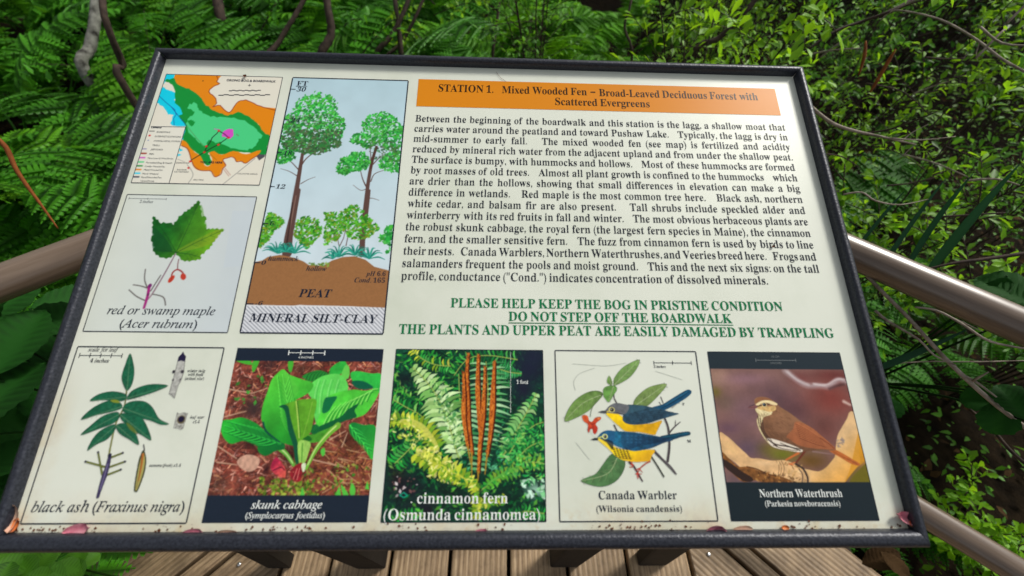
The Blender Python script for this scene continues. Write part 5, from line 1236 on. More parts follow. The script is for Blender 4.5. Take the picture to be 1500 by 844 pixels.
# ================================================================== VEGETATION
def leafcloud(P, D, N, S, T, fold=.22, wid=.42, shape='ob', curl=.15):
    """leaf meshes: P base points, D directions, N rough normals, S lengths, T tones -> arrays"""
    if shape == 'ob': tmpl = [(0, 0), (.35, .62), (.72, 1.0), (1, 0)]
    elif shape == 'lance': tmpl = [(0, 0), (.30, 1.0), (.65, .8), (1, 0)]
    else: tmpl = [(0, 0), (.25, .85), (.6, 1.0), (1, 0)]
    V = []; n = len(P)
    D = D / np.linalg.norm(D, axis=1, keepdims=True)
    B = np.cross(N, D); B /= np.linalg.norm(B, axis=1, keepdims=True) + 1e-9; U = np.cross(D, B)
    S_ = S[:, None]
    def pt(u, v, h): return P + D * S_ * u + B * S_ * v * wid / 2 + U * S_ * (h - curl * u * u)
    V = [pt(0, 0, 0), pt(tmpl[1][0], tmpl[1][1], fold * .25), pt(tmpl[2][0], tmpl[2][1], fold * .3), pt(1, 0, 0), pt(tmpl[2][0], -tmpl[2][1], fold * .3), pt(tmpl[1][0], -tmpl[1][1], fold * .25), pt(.45, 0, 0)]
    V = np.stack(V, 1).reshape(-1, 3)
    F = np.array([(0, 6, 1), (1, 6, 2), (2, 6, 3), (3, 6, 4), (4, 6, 5), (5, 6, 0)])
    F = (F[None] + (np.arange(n) * 7)[:, None, None]).reshape(-1, 3)
    return V, F, np.repeat(T, 7)
def cloud_obj(name, V, F, T, mat, parent=None, kind=None):
    me = bpy.data.meshes.new(name)
    me.vertices.add(len(V)); me.vertices.foreach_set('co', V.astype(np.float32).ravel())
    F = F.astype(np.int32); me.loops.add(F.size); me.loops.foreach_set('vertex_index', F.ravel())
    me.polygons.add(len(F)); me.polygons.foreach_set('loop_start', np.arange(0, F.size, 3, dtype=np.int32))
    me.update(calc_edges=True)
    me.polygons.foreach_set('use_smooth', [True] * len(F))
    a = me.attributes.new('tone', 'FLOAT', 'POINT'); a.data.foreach_set('value', T.astype(np.float32))
    me.materials.append(mat)
    o = bpy.data.objects.new(name, me); link(o, parent)
    if kind: o['kind'] = kind
    return o
def rdir(r, n, up=.3):
    d = r.normal(size=(n, 3)); d[:, 2] = np.abs(d[:, 2]) * up + .05
    return d / np.linalg.norm(d, axis=1, keepdims=True)

# ---- fern fronds (four shapes shared by all ferns)
def frond_mesh(seed, npair=21, lobes=9, droop=1.0):
    r = np.random.default_rng(seed); V = []; F = []; T = []
    # spine of unit length, rises along +z and bends over along +x
    m = 28; sp = [np.zeros(3)]; ang = R(78)
    for i in range(m):
        ang -= R(72 * droop) / m * (0.4 + 1.4 * i / m); sp.append(sp[-1] + np.array((cos(ang), r.normal(0, .01), sin(ang))) / m)
    sp = np.array(sp)
    def spine(t):
        f = t * m; i = min(int(f), m - 1); return sp[i] + (sp[i + 1] - sp[i]) * (f - i), (sp[i + 1] - sp[i]) * m
    base = .22
    for k in range(npair):
        t = base + (1 - base) * (k + .3) / npair; p, d = spine(t); d = d / np.linalg.norm(d)
        L = .185 * (sin(pi * min((k + 1.6) / (npair * 1.06), 1)) ** .72) + .012
        side0 = np.cross(np.array((0, 0, 1.)), d); side0 /= np.linalg.norm(side0); nrm = np.cross(d, side0)
        for sg in (-1, 1):
            a = r.normal(0, .07) + .20; s_ = side0 * sg * cos(a) + d * sin(a); s_ = s_ + nrm * r.normal(.02, .10); s_ /= np.linalg.norm(s_)
            w_ = np.cross(nrm, s_) ; w_ /= np.linalg.norm(w_); tone = r.uniform(.1, .75)
            nl = lobes; W = .030 + .01 * L / .2; b = len(V); tw = r.normal(0, .25)
            w_ = w_ * cos(tw) + nrm * sin(tw)
            for j in range(nl + 1):
                u = j / nl; V.append(p + s_ * L * u - nrm * L * .22 * u * u); T.append(tone)
            for sd in (-1, 1):
                for j in range(nl):
                    u0, u1 = j / nl, (j + 1) / nl; um = (u0 + u1) / 2 + .35 / nl; ww = W * (1 - um ** 1.7) * (.55 + .45 * min(1, um * 5)) + .001
                    c_ = len(V)
                    V.append(p + s_ * L * (u0 + .12 / nl + .15 / nl) + w_ * sd * ww * .8 - nrm * L * .22 * um * um); V.append(p + s_ * L * um + w_ * sd * ww - nrm * L * .22 * um * um - nrm * .002); T += [tone, min(1, tone + .15)]
                    F.append((b + j, b + j + 1, c_ + 1)); F.append((b + j, c_ + 1, c_))
    t_ = Tubes(); st = [tuple(spine(x)[0]) for x in np.linspace(0, .98, 12)]; t_.tube(st, list(np.linspace(.0055, .0012, 12)), 4, cap=False)
    b = len(V); V += [np.array(v) for v in t_.v]; T += [.15] * len(t_.v)
    for f in t_.f: F.append((b + f[0], b + f[1], b + f[2])); F.append((b + f[0], b + f[2], b + f[3]))
    return np.array(V), np.array(F), np.array(T)
frond_protos = [cloud_obj('frond', *frond_mesh(100 + i, 20 + i % 3 * 2, 8, (.75, 1., 1.15, .9)[i]), M_fern) for i in range(4)]
for i in range(4):
    o = frond_protos[i].copy(); o.data = o.data.copy(); o.data.materials[0] = M_fern2; frond_protos.append(o)
for o in frond_protos[:4]: COL.objects.unlink(o)
def fern(x, y, z, n, L, seed, label, group, spread=(15, 45), tilt=0, rot0=None, arc=2 * pi, pale=False):
    r = random.Random(seed)
    e = empty('fern', (x, y, z)); tag(e, label, 'fern', group)
    for k in range(n):
        o = frond_protos[r.randrange(4) + (4 if pale else 0)].copy(); COL.objects.link(o); o.parent = e
        s = L * r.uniform(.8, 1.12); o.scale = (s, s, s)
        a = (rot0 or 0) + arc * (k + r.uniform(-.3, .3)) / n
        o.rotation_euler = (r.uniform(-.25, .25), R(r.uniform(*spread)) - R(12), a)
    return e

# ---- leafy shrubs
def bezier_path(a, b, bulge, m=7):
    a, b, c = Vector(a), Vector(b), Vector(bulge)
    return [a * (1 - t) ** 2 + c * 2 * t * (1 - t) + b * t * t for t in [i / (m - 1) for i in range(m)]]
def make_shrub(name, base, height, spread, nstem, seed, mat, label, group, cat='shrub', leaf=.036, per=7, side=9, nleafobj=0, wid=.45, shape='ob', barkm=M_bark, rad=.006, low=.25, lean=(0, 0), fewer=1.0):
    r = np.random.default_rng(seed); e = empty(name, base); tag(e, label, cat, group)
    P = []; D = []; N = []; S = []; T = []
    for s_ in range(nstem):
        a = r.uniform(0, 2 * pi); rad_ = spread * r.uniform(.25, 1); h = height * r.uniform(.7, 1.08)
        tip = Vector((cos(a) * rad_ + lean[0], sin(a) * rad_ + lean[1], h)); mid = Vector((cos(a) * rad_ * .25, sin(a) * rad_ * .25, h * .62))
        path = bezier_path((r.normal(0, .03), r.normal(0, .03), -.05), tip, mid, 9)
        tb = Tubes(); tb.tube(path, list(np.linspace(rad, rad * .35, 9)), 5)
        twigs_ = []
        for k in range(side):
            t = low + (1 - low) * (k + r.uniform(0, .8)) / side; f = t * 8; i = min(int(f), 7); p = path[i].lerp(path[i + 1], f - i)
            d = Vector(r.normal(size=3)); d.z = abs(d.z) * .5 + .15; d.normalize(); L = height * r.uniform(.12, .30) * (1.15 - .5 * t)
            q = p + d * L; mdl = p + d * L * .5 + Vector((0, 0, .02)); pth = bezier_path(p, q, mdl, 4)
            tb.tube(pth, [rad * .4, rad * .32, rad * .25, rad * .15], 4); twigs_.append(pth)
        tb.build('stem', barkm, e)
        twigs_.append([path[-3], path[-2], path[-1]])
        for pth in twigs_:
            d = (pth[-1] - pth[-2]).normalized(); dn = np.array(d)
            m_ = max(2, int(per * r.uniform(.6, 1.3) * fewer))
            for k in range(m_):
                u = 1 - (k / m_) ** 1.3 * .85; f = u * (len(pth) - 1); i = min(int(f), len(pth) - 2); p = pth[i].lerp(pth[i + 1], f - i)
                v = r.normal(size=3); v -= dn * v.dot(dn); v /= np.linalg.norm(v) + 1e-9
                dd = v + dn * r.uniform(.3, 1.1) + np.array((0, 0, .15)); nn_ = np.array((0, 0, 1.)) + r.normal(0, .35, 3)
                P.append(np.array(p)); D.append(dd); N.append(nn_); S.append(leaf * r.uniform(.55, 1.2)); T.append(r.uniform(0, .55) + (.42 if k < 4 else 0))
    P, D, N, S, T = map(np.array, (P, D, N, S, T))
    idx = np.arange(len(P))
    if nleafobj:
        # the leaves nearest to the walk are parts of their own
        dist = np.linalg.norm(P + np.array(base) - np.array(CAM), axis=1); near = np.argsort(dist)[:nleafobj]
        for i in near:
            V, F, TT = leafcloud(np.zeros((1, 3)), D[i:i + 1], N[i:i + 1], S[i:i + 1], T[i:i + 1], wid=wid, shape=shape)
            o = cloud_obj('leaf', V, F, TT, mat, e); o.location = P[i]
        idx = np.setdiff1d(idx, near)
    V, F, TT = leafcloud(P[idx], D[idx], N[idx], S[idx], T[idx], wid=wid, shape=shape)
    cloud_obj('foliage', V, F, TT, mat, e, 'stuff')
    return e

# ---- ferns: the bank on the left, one big clump close behind the sign's left corner, others further back
fl = [(-1.12, -.30, 8, .62, 'low dark fern below the left railing'), (-1.35, -.62, 8, .55, 'low fern at the left edge beside the deck'), (-1.5, -.15, 9, .8, 'bushy fern under the left railing'),
      (-1.22, .28, 8, 1.15, 'nearest fern with long level leaflets left of the sign frame'), (-1.62, .42, 9, 1.2, 'fern between the left edge and the sign, just over the railing'), (-1.0, .85, 8, 1.3, 'fern arching behind the top left corner of the frame'),
      (-1.75, .75, 9, 1.15, 'large fern arching beside the top left corner of the sign'),
      (-2.35, .25, 9, 1.1, 'fern at the left edge above the railing'),
      (-1.35, 1.35, 9, 1.2, 'tall fern behind the mottled trunk'),
      (-2.9, .9, 8, 1.2, 'fern at the far left edge of the view'),
      (-1.9, -.1, 8, .85, 'low fern just outside the left railing'),
      (-2.2, 1.6, 9, 1.25, 'fern beyond the mottled trunk on the left')]
sd_ = 10
for x, y, n_, L, lb in fl:
    sd_ += 1; fern(x, y, GZ, n_, L, sd_, lb, 'ferns on the left bank')
r0 = random.Random(3)
spots = []
for i in range(200):
    x = r0.uniform(-6.5, 1.2); y = r0.uniform(1.2, 6.5)
    if x > -.6 - .1 * y and y < 2.2: continue
    if all((x - a) ** 2 + (y - b) ** 2 > .55 ** 2 for a, b in spots): spots.append((x, y))
    if len(spots) > 40: break
for i, (x, y) in enumerate(spots):
    fern(x, y, GZ, 8, r0.uniform(.9, 1.45), 200 + i, 'fern among many in the dense green bank behind the sign', 'ferns in the bank behind the sign', pale=(i % 5 < 3 and x > -3.2))
# low ferns on the right, below and above the rail
for x, y, L, lb in ((1.25, -.12, .50, 'small fern below the right railing beside the sign frame'), (1.42, -.32, .42, 'small fern under the lichened fallen branch'), (1.75, 1.15, 1.15, 'fern with level leaflets behind the rust-red dead frond'), (2.2, .55, .7, 'fern showing between the iris blades'), (1.2, .75, .95, 'fern hidden among leafy shrubs by the right frame')):
    sd_ += 1; fern(x, y, GZ, 7, L, sd_, lb, None, spread=(20, 55))

# ---- shrubs on the right
G_R = 'leafy shrubs on the right bank'
shr = [((1.55, .55, GZ), 1.15, .45, 6, 'bright leafy shrub over the right railing beside the sign frame', 70),
       ((2.25, .20, GZ), 1.05, .45, 6, 'shrub with whorled leaves at the right edge above the railing', 60),
       ((.95, 1.15, GZ), 1.45, .50, 7, 'tall light green shrub by the top right corner of the sign', 70),
       ((1.75, 1.35, GZ), 1.35, .55, 7, 'dense shrub under the arching bare twig', 40),
       ((2.6, 1.0, GZ), 1.4, .55, 7, 'dense shrub at the top right edge', 30),
       ((1.65, -.38, GZ), .52, .30, 7, 'low bushy shrub with small oval leaves below the right railing', 90),
       ((2.05, -.55, GZ), .46, .28, 6, 'low leafy bush at the right edge beside the lower rail', 60),
       ((.25, 1.9, GZ), 1.55, .5, 7, 'shrub directly behind the top edge of the sign', 20),
       ((1.3, 2.1, GZ), 1.6, .6, 8, 'shrub in the second row behind the right corner', 0),
       ((3.2, 1.9, GZ), 1.7, .7, 8, 'shrub far right in the second row', 0),
       ((2.2, 2.3, GZ), 1.6, .6, 8, 'shrub in the second row behind the arching twig', 0)]
for i, (b, h, s, n_, lb, nl) in enumerate(shr):
    smallone = h < .7
    make_shrub('shrub', b, h, s, n_, 300 + i, M_shrub if i % 3 != 1 else M_shrub2, lb, G_R, leaf=(.044, .058, .050, .040)[i % 4] if not smallone else .034, per=13, side=15, nleafobj=nl, rad=.0055, low=.3, wid=.5 if smallone else .42)
sp2 = []
for i in range(300):
    x = r0.uniform(-7, 8); y = r0.uniform(2.6, 8.5)
    if x < 0 and y < 4.2: continue
    if all((x - a) ** 2 + (y - b) ** 2 > .8 ** 2 for a, b in sp2): sp2.append((x, y))
    if len(sp2) >= 34: break
proto_s = [make_shrub('shrub', (0, 0, 0), 2.0, .75, 8, 400 + i, (M_shrub, M_fern, M_shrub2)[i], 'leafy shrub in the thicket far behind the sign', 'shrubs in the far thicket', leaf=.055, per=10, side=16, rad=.010, low=.15) for i in range(3)]
for i, (x, y) in enumerate(sp2):
    o = proto_s[i] if i < 3 else copy_tree(proto_s[i % 3])
    o.location = (x, y, GZ); o.rotation_euler = (0, 0, r0.uniform(0, 6)); s = r0.uniform(.85, 1.25); o.scale = (s, s, s)

# ---- trunks and saplings
def trunk(name, pts, rad, mat, label, cat, n=10, parts=None, group=None):
    base = Vector(pts[0]); e = empty(name, base); tag(e, label, cat, group)
    t = Tubes(); q = smooth_closed([tuple(p) for p in pts], 4, False) if len(pts) > 2 else [tuple(p) for p in pts]
    rr_ = np.interp(np.linspace(0, 1, len(q)), np.linspace(0, 1, len(rad)), rad)
    rg = np.random.default_rng(len(label))
    t.tube([Vector(p) - base for p in q], list(rr_ * (1 + rg.normal(0, .02, len(q)))), n)
    t.build('trunk' if cat in ('tree', 'sapling') else 'branch', mat, e)
    return e
def side_branches(e, pts, rad, mat, n, L, seed, leafmat=None, nl=40):
    rg = np.random.default_rng(seed); base = Vector(pts[0]); P = []; D = []
    for k in range(n):
        i = rg.integers(1, len(pts)); p = Vector(pts[i - 1]).lerp(Vector(pts[i]), rg.random()); d = Vector(rg.normal(size=3)); d.z = abs(d.z) * .7 + .2; d.normalize()
        q = p + d * L * rg.uniform(.5, 1.2); pth = bezier_path(p - base, q - base, (p + q) / 2 - base + Vector((0, 0, .05)), 5)
        t = Tubes(); t.tube(pth, list(np.linspace(rad, rad * .3, 5)), 5); t.build('branch', mat, e)
        for _ in range(nl):
            u = rg.uniform(.3, 1) * 4; i2 = min(int(u), 3); P.append(np.array(pth[i2].lerp(pth[i2 + 1], u - i2)) + rg.normal(0, .03, 3)); D.append(rg.normal(size=3) + (0, 0, .1))
    if leafmat is not None:
        P = np.array(P); D = np.array(D); m_ = len(P)
        V, F, TT = leafcloud(P, D, np.tile((0, 0, 1.), (m_, 1)) + rg.normal(0, .4, (m_, 3)), .055 * rg.uniform(.6, 1.2, m_), rg.uniform(0, .9, m_), wid=.5)
        cloud_obj('crown', V, F, TT, leafmat, e, 'stuff')
def ground_under(p): return Vector((p.x, p.y, GZ - .05))
def up_from(px, py, dist, topz, dx=0, dy=0):
    """trunk foot below and head above the point of the photograph, at its distance"""
    p = at_d(px, py, dist); return p
T_ = []
pts = [ground_under(at_d(126, 110, 3.9)), at_d(126, 110, 3.9), at_d(132, 70, 3.95), at_d(140, 20, 4.0), at_d(146, -90, 4.2), at_d(150, -200, 4.6)]
e = trunk('tree', pts, [.032, .031, .030, .029, .028, .026], M_birch, 'slender tree with lichen-mottled pale trunk at upper left', 'tree', 12); side_branches(e, pts[3:], .0035, M_bark, 6, .7, 1, M_fern, 60)
pts = [ground_under(at_d(196, 150, 2.5)), at_d(190, 140, 2.5), at_d(180, 95, 2.5), at_d(160, 45, 2.45), at_d(150, -10, 2.5), at_d(160, -160, 2.9)]
e = trunk('tree', pts, [.014, .014, .013, .012, .011, .008], M_bark, 'thin dark crooked stem just right of the mottled trunk', 'sapling', 8); side_branches(e, pts[3:], .003, M_bark, 4, .5, 2, M_fern, 40)
for k, (a, b, c_, dist, rd, lb) in enumerate((((395, 110), (410, 60), (448, -5), 3.0, .014, 'dark stem leaning right, first one above the top edge of the sign'), ((470, 110), (485, 50), (478, -5), 2.9, .022, 'thicker curved brown stem above the pine profile picture'), ((545, 100), (575, 50), (600, -5), 3.4, .016, 'brown stem leaning right behind the orange heading'), ((590, 100), (585, 50), (578, -5), 3.5, .018, 'upright brown stem of the stem cluster above the heading'), ((560, 100), (590, 60), (622, -5), 3.6, .012, 'thin stem crossing the stem cluster above the heading'), ((720, 100), (726, 45), (732, -5), 3.6, .011, 'thin dark stem above the centre of the sign'), ((925, 100), (915, 40), (926, -5), 3.0, .007, 'wiry stem above the word forest'), ((330, 100), (326, 40), (318, -5), 3.8, .035, 'thick dark stem in shade above the tree profile'), ((1000, 105), (1055, 55), (1110, -5), 2.4, .012, 'slanting dark branch above the right half of the sign'))):
    P0 = at_d(*a, dist); pts = [ground_under(P0), P0, at_d(*b, dist), at_d(*c_, dist * 1.02), at_d(c_[0] + (c_[0] - b[0]) * 2, -160, dist * 1.15), at_d(c_[0] + (c_[0] - b[0]) * 3, -330, dist * 1.35)]
    e = trunk('sapling', pts, [rd * 1.2, rd * 1.1, rd, rd * .9, rd * .7, rd * .4], M_bark, lb, 'sapling', 8, group='saplings behind the sign'); side_branches(e, pts[2:], rd * .3, M_bark, 4, .5, 20 + k, (M_shrub, M_fern)[k % 2], 34)

# ---- bare and dead branches on the right
def branch(pts, rad, mat, label, cat='branch', name='dead_branch', subs=(), n=7):
    P3 = [at_d(*p) if isinstance(p, tuple) else p for p in pts]
    e = trunk(name, P3, rad, mat, label, cat, n)
    base = Vector(P3[0])
    for sp_, rd in subs:
        q = [at_d(*p) - base for p in sp_]; t = Tubes(); t.tube(smooth_closed([tuple(v) for v in q], 3, False), list(np.linspace(rd, rd * .4, 3 * (len(q) - 1) + 1)), 6); t.build('twig', mat, e)
    return e
branch([(1180, 150, 1.35), (1215, 178, 1.38), (1245, 190, 1.4), (1290, 200, 1.45), (1342, 212, 1.5)], [.0045, .0042, .004, .003, .0015], M_deadtwig, 'pale bare branch reaching right from behind the sign frame', subs=[([(1320, 208, 1.48), (1335, 195, 1.5), (1360, 182, 1.5)], .0018), ([(1300, 202, 1.46), (1350, 205, 1.5), (1400, 200, 1.55)], .0018), ([(1340, 212, 1.5), (1318, 232, 1.48)], .0015)])
branch([(1290, 30, 1.9), (1308, 16, 1.9), (1345, 20, 1.85), (1385, 32, 1.8), (1430, 58, 1.75), (1470, 88, 1.7), (1515, 112, 1.7)], [.002, .0025, .0025, .0028, .003, .003, .003], M_deadtwig, 'long bare twig arching across the top right corner', subs=[([(1435, 62, 1.75), (1430, 78, 1.75), (1432, 90, 1.75)], .0015), ([(1308, 16, 1.9), (1340, 0, 1.9), (1370, -14, 1.9)], .003)])
branch([(1180, 75, 1.8), (1225, 45, 1.85), (1262, 32, 1.9), (1300, 18, 1.9), (1345, -5, 2.0)], [.004, .004, .0045, .0045, .0045], M_bark, 'dark knotty branch slanting up at top right')
branch([(1235, 285, 1.3), (1262, 282, 1.3), (1282, 294, 1.3), (1318, 300, 1.35), (1360, 292, 1.4)], [.0022, .002, .002, .0015, .001], M_deadtwig, 'thin grey bare twig just right of the frame')
branch([(1355, 395, 1.2), (1400, 385, 1.22), (1440, 380, 1.25), (1510, 370, 1.3)], [.002, .003, .0035, .004], M_bark, 'dark twig above the right railing')
branch([(1262, 395, 1.05), (1290, 425, 1.05), (1330, 465, 1.07), (1375, 515, 1.1), (1410, 550, 1.12), (1455, 590, 1.15), (1510, 632, 1.2)], [.0032, .0034, .0032, .0035, .004, .004, .004], M_deadtwig, 'lichened fallen branch slanting below the right railing', subs=[([(1282, 455, 1.05), (1300, 470, 1.05), (1345, 497, 1.07), (1368, 520, 1.08), (1400, 535, 1.1)], .0028), ([(1410, 550, 1.12), (1430, 560, 1.12), (1460, 582, 1.12)], .003), ([(1425, 558, 1.12), (1448, 545, 1.1)], .0025)])
branch([(1340, 450, 1.05), (1372, 455, 1.05), (1410, 475, 1.05), (1450, 500, 1.08), (1510, 512, 1.1)], [.0016, .002, .002, .002, .0016], M_deadtwig, 'thin pale twig hanging along the underside of the right railing', subs=[([(1372, 455, 1.05), (1410, 472, 1.06), (1440, 486, 1.08)], .0014)])
branch([(1290, 535, 1.3), (1350, 530, 1.3), (1430, 530, 1.3), (1510, 528, 1.35)], [.001, .0014, .0014, .001], M_deadtwig, 'straight thin twig lying level below the right railing')
branch([(1420, 600, 1.2), (1450, 625, 1.2), (1480, 660, 1.2), (1515, 690, 1.2)], [.003, .003, .003, .003], M_bark, 'dark twig in shade at the right edge below the railing')
rb = random.Random(9)
for k in range(26):
    px, py = rb.uniform(1260, 1520), rb.uniform(420, 830); d_ = rb.uniform(1.35, 1.6); a = rb.uniform(0, pi); L = rb.uniform(40, 110)
    p0 = at_d(px, py, d_); p1 = at_d(px + L * cos(a), py + L * sin(a) * .7, d_ + rb.uniform(-.1, .1))
    if p0.z < GZ or p1.z < GZ or max(p0.z, p1.z) > .3 or min(p0.x, p1.x) < 1.25: continue
    branch([p0, (p0 + p1) / 2 + Vector((0, 0, rb.uniform(-.02, .03))), p1], [.0022, .0018, .0012], M_bark if k % 3 else M_deadtwig, 'thin dead twig in the dark tangle below the right railing', name='dead_twig')['group'] = 'dead twigs below the right railing'
for k in range(22):
    px, py = rb.uniform(1180, 1500), rb.uniform(20, 360); d_ = rb.uniform(1.5, 2.3); a = rb.uniform(-.9, .5); L = rb.uniform(50, 120)
    p0 = at_d(px, py, d_); p1 = at_d(px + L * cos(a), py + L * sin(a), d_ + rb.uniform(-.1, .1))
    if min(p0.z, p1.z) < GZ + .1: continue
    branch([p0, (p0 + p1) / 2 + Vector((0, 0, rb.uniform(-.02, .03))), p1], [.003, .0024, .0014], M_bark if k % 3 else M_deadtwig, 'thin bare twig among the leaves of the right shrubs', name='bare_twig')['group'] = 'bare twigs among the right shrubs'

# ---- rust coloured dead fronds
def rusty(pts, rad, label, seed):
    e = branch(pts, rad, M_rust, label, 'dead frond', 'dead_frond'); return e
rusty([(-20, 190, 1.5), (8, 215, 1.5), (22, 245, 1.5), (38, 270, 1.5), (60, 300, 1.5), (85, 335, 1.5)], [.0045, .005, .0045, .004, .003, .0015], 'rust-brown dead stalk at the left edge above the railing', 1)
rusty([(1312, 72, 2.0), (1300, 92, 2.0), (1285, 118, 2.0), (1274, 136, 2.0)], [.002, .006, .006, .003], 'rust-red dead frond standing in the right shrubs', 2)
rusty([(1268, 60, 2.3), (1266, 82, 2.3), (1258, 110, 2.3)], [.003, .007, .003], 'small rust-red frond left of the brighter one', 3)

# ---- iris blades
def blade(a, b, c_, wd, label):
    A, Bm, Cc = at_d(*a), at_d(*b), at_d(*c_); path = bezier_path(A, Cc, Bm * 2 - (A + Cc) / 2, 12); base = A; e = empty('iris_leaf', A); tag(e, label, 'iris leaf', 'dark iris blades on the right')
    vs = []; fs = []; T = []
    for i, p in enumerate(path):
        t = i / 11; w_ = wd * (1 - t ** 3) * (.7 + .3 * min(1, t * 4)) + .0006; d = (path[min(i + 1, 11)] - path[max(i - 1, 0)]).normalized(); s = d.cross((CAM - p).normalized() + Vector((.3, .2, .6))).normalized()
        nn_ = s.cross(d)
        vs += [p - base + s * w_, p - base + nn_ * w_ * .3, p - base - s * w_]; T += [.2, .45, .3]
    for i in range(11):
        for k in (0, 1): q_ = 3 * i + k; fs.append((q_, q_ + 1, q_ + 4)); fs.append((q_, q_ + 4, q_ + 3))
    cloud_obj('blade', np.array([tuple(v) for v in vs]), np.array(fs), np.array(T), M_blade, e)
blade((1360, 400, 1.35), (1415, 330, 1.3), (1494, 240, 1.25), .009, 'broad dark iris blade pointing up to the right edge')
blade((1290, 395, 1.4), (1330, 335, 1.4), (1385, 262, 1.4), .005, 'dark iris blade left of the broad one')
blade((1330, 390, 1.4), (1370, 325, 1.38), (1425, 255, 1.35), .006, 'dark iris blade just beside the broad one')
blade((1285, 540, 1.1), (1340, 518, 1.1), (1418, 482, 1.1), .006, 'dark blade crossing the lichened branch below the railing')
blade((1250, 370, 1.45), (1290, 320, 1.45), (1325, 280, 1.45), .004, 'shadowed iris blade close to the frame')

# ---- broad dark leaves low on the left, round leaves at the bottom left corner, lobed leaf at the right
def leaf_clump(name, spots, mat, label, cat, wid=.6, shape='round', group=None, n_up=(0, 0, 1)):
    P0 = at_d(*spots[0][:3]); base = Vector((P0.x, P0.y, max(GZ, P0.z - .35))); e = empty(name, base); tag(e, label, cat, group)
    for k, (px, py, dd, L, a, tn) in enumerate(spots):
        p = at_d(px, py, dd); q = at_d(px + 40 * cos(a), py - 40 * sin(a), dd); d = (q - p).normalized(); nn_ = (CAM - p).normalized() * .7 + Vector(n_up) + Vector((rb.uniform(-.3, .3), rb.uniform(-.3, .3), 0))
        D = np.array([d]); N = np.array([nn_])
        # a finer leaf: 9 stations along, wavy margin
        b_ = p - base - d * L * .5; m_ = 20; B = Vector(nn_).cross(d).normalized(); U = d.cross(B)
        vs = []; T = []; fs = []
        for i in range(m_ + 1):
            u = i / m_; w_ = L * wid / 2 * (sin(pi * min(u * 1.02, 1) ** .8) ** .75 if shape == 'round' else sin(pi * u ** .7)) * (1 + .05 * sin(i * 5)); pl = U * (L * .016 * (1 if i % 2 else -1)); c0 = b_ + d * L * u - U * L * .22 * u * u
            sw = d * (w_ * .55); vs += [c0 + sw + B * w_ + U * w_ * .10 + pl, c0 + sw * .5 + B * w_ * .5 + U * w_ * .16 + pl, c0, c0 + sw * .5 - B * w_ * .5 + U * w_ * .16 + pl, c0 + sw - B * w_ + U * w_ * .10 + pl]; T += [tn + .1, tn + .35 * (i % 2), tn + .5, tn + .35 * (i % 2), tn + .1]
        for i in range(m_):
            for j in range(4): q_ = 5 * i + j; fs += [(q_, q_ + 1, q_ + 6), (q_, q_ + 6, q_ + 5)]
        cloud_obj('leaf', np.array([tuple(v) for v in vs]), np.array(fs), np.array(T), mat, e)
        if cat == 'dead leaf': continue
        t = Tubes(); t.tube(bezier_path((0, 0, -.05), b_, (b_ * .6) + Vector((0, 0, .02)), 5), [.003, .003, .0025, .002, .002], 5); t.build('leaf_stalk', mat, e)
    return e
leaf_clump('skunk_cabbage', [(px, py, dd, L * .42, a, tn) for px, py, dd, L, a, tn in [(20, 500, 1.1, .30, 1.0, .3), (70, 470, 1.15, .26, .4, .35), (-10, 580, 1.1, .34, .8, .25), (60, 560, 1.2, .32, 1.2, .2), (20, 660, 1.25, .34, .6, .3), (-30, 450, 1.2, .26, 1.6, .3), (100, 440, 1.25, .26, .2, .35), (40, 720, 1.3, .3, .9, .25), (-20, 740, 1.3, .3, 1.4, .3), (90, 600, 1.35, .3, .5, .15), (30, 540, 1.3, .3, 2.2, .3), (-20, 620, 1.2, .3, .1, .2), (50, 640, 1.3, .3, 1.9, .3), (10, 700, 1.3, .3, .2, .2), (85, 510, 1.25, .28, 1.0, .25), (5, 440, 1.3, .3, .8, .3), (60, 690, 1.4, .3, 1.5, .2)]], M_broad, 'clump of broad dark leaves in shade below the left railing', 'plant', .62)
leaf_clump('broadleaf_weed', [(a_, b_, c_, d_ * .8, e_, f_ - .35) for a_, b_, c_, d_, e_, f_ in [(10, 830, 1.35, .075, .3, .7), (35, 838, 1.35, .07, 2.0, .6), (60, 824, 1.37, .06, .9, .8), (90, 836, 1.35, .07, .1, .7), (110, 822, 1.38, .06, 1.4, .6), (20, 812, 1.4, .07, 1.2, .5), (128, 820, 1.4, .05, .5, .8), (75, 846, 1.35, .07, 2.6, .7), (48, 812, 1.42, .06, 1.1, .6), (-10, 818, 1.38, .07, .5, .7), (100, 846, 1.36, .05, .8, .8), (0, 845, 1.33, .06, 1.0, .5), (30, 822, 1.37, .06, 2.5, .6), (70, 812, 1.42, .05, .2, .7), (112, 836, 1.37, .05, 2.2, .6), (50, 850, 1.34, .06, .3, .5)]], M_shrub2, 'small bright round-leaved plants beside the deck at bottom left', 'plant', .85)
leaf_clump('lobed_leaf_plant', [(1480, 425, 1.25, .10, 2.6, .5), (1460, 432, 1.26, .08, 4.2, .4), (1495, 445, 1.26, .08, 5.0, .4), (1300, 600, 1.3, .06, .4, .5), (1490, 590, 1.15, .07, 2.2, .4), (1440, 585, 1.17, .06, 3.0, .6), (1465, 610, 1.17, .07, 4.4, .5)], M_broad, 'lobed maple-like leaves behind the right railing', 'plant', .8)
leaf_clump('dead_leaf', [(1290, 818, 1.45, .085, .3, .2), (1312, 826, 1.44, .06, 5.6, .2)], M_litter, 'curled yellow-brown dead leaf beside the deck at bottom right', 'dead leaf', .6)

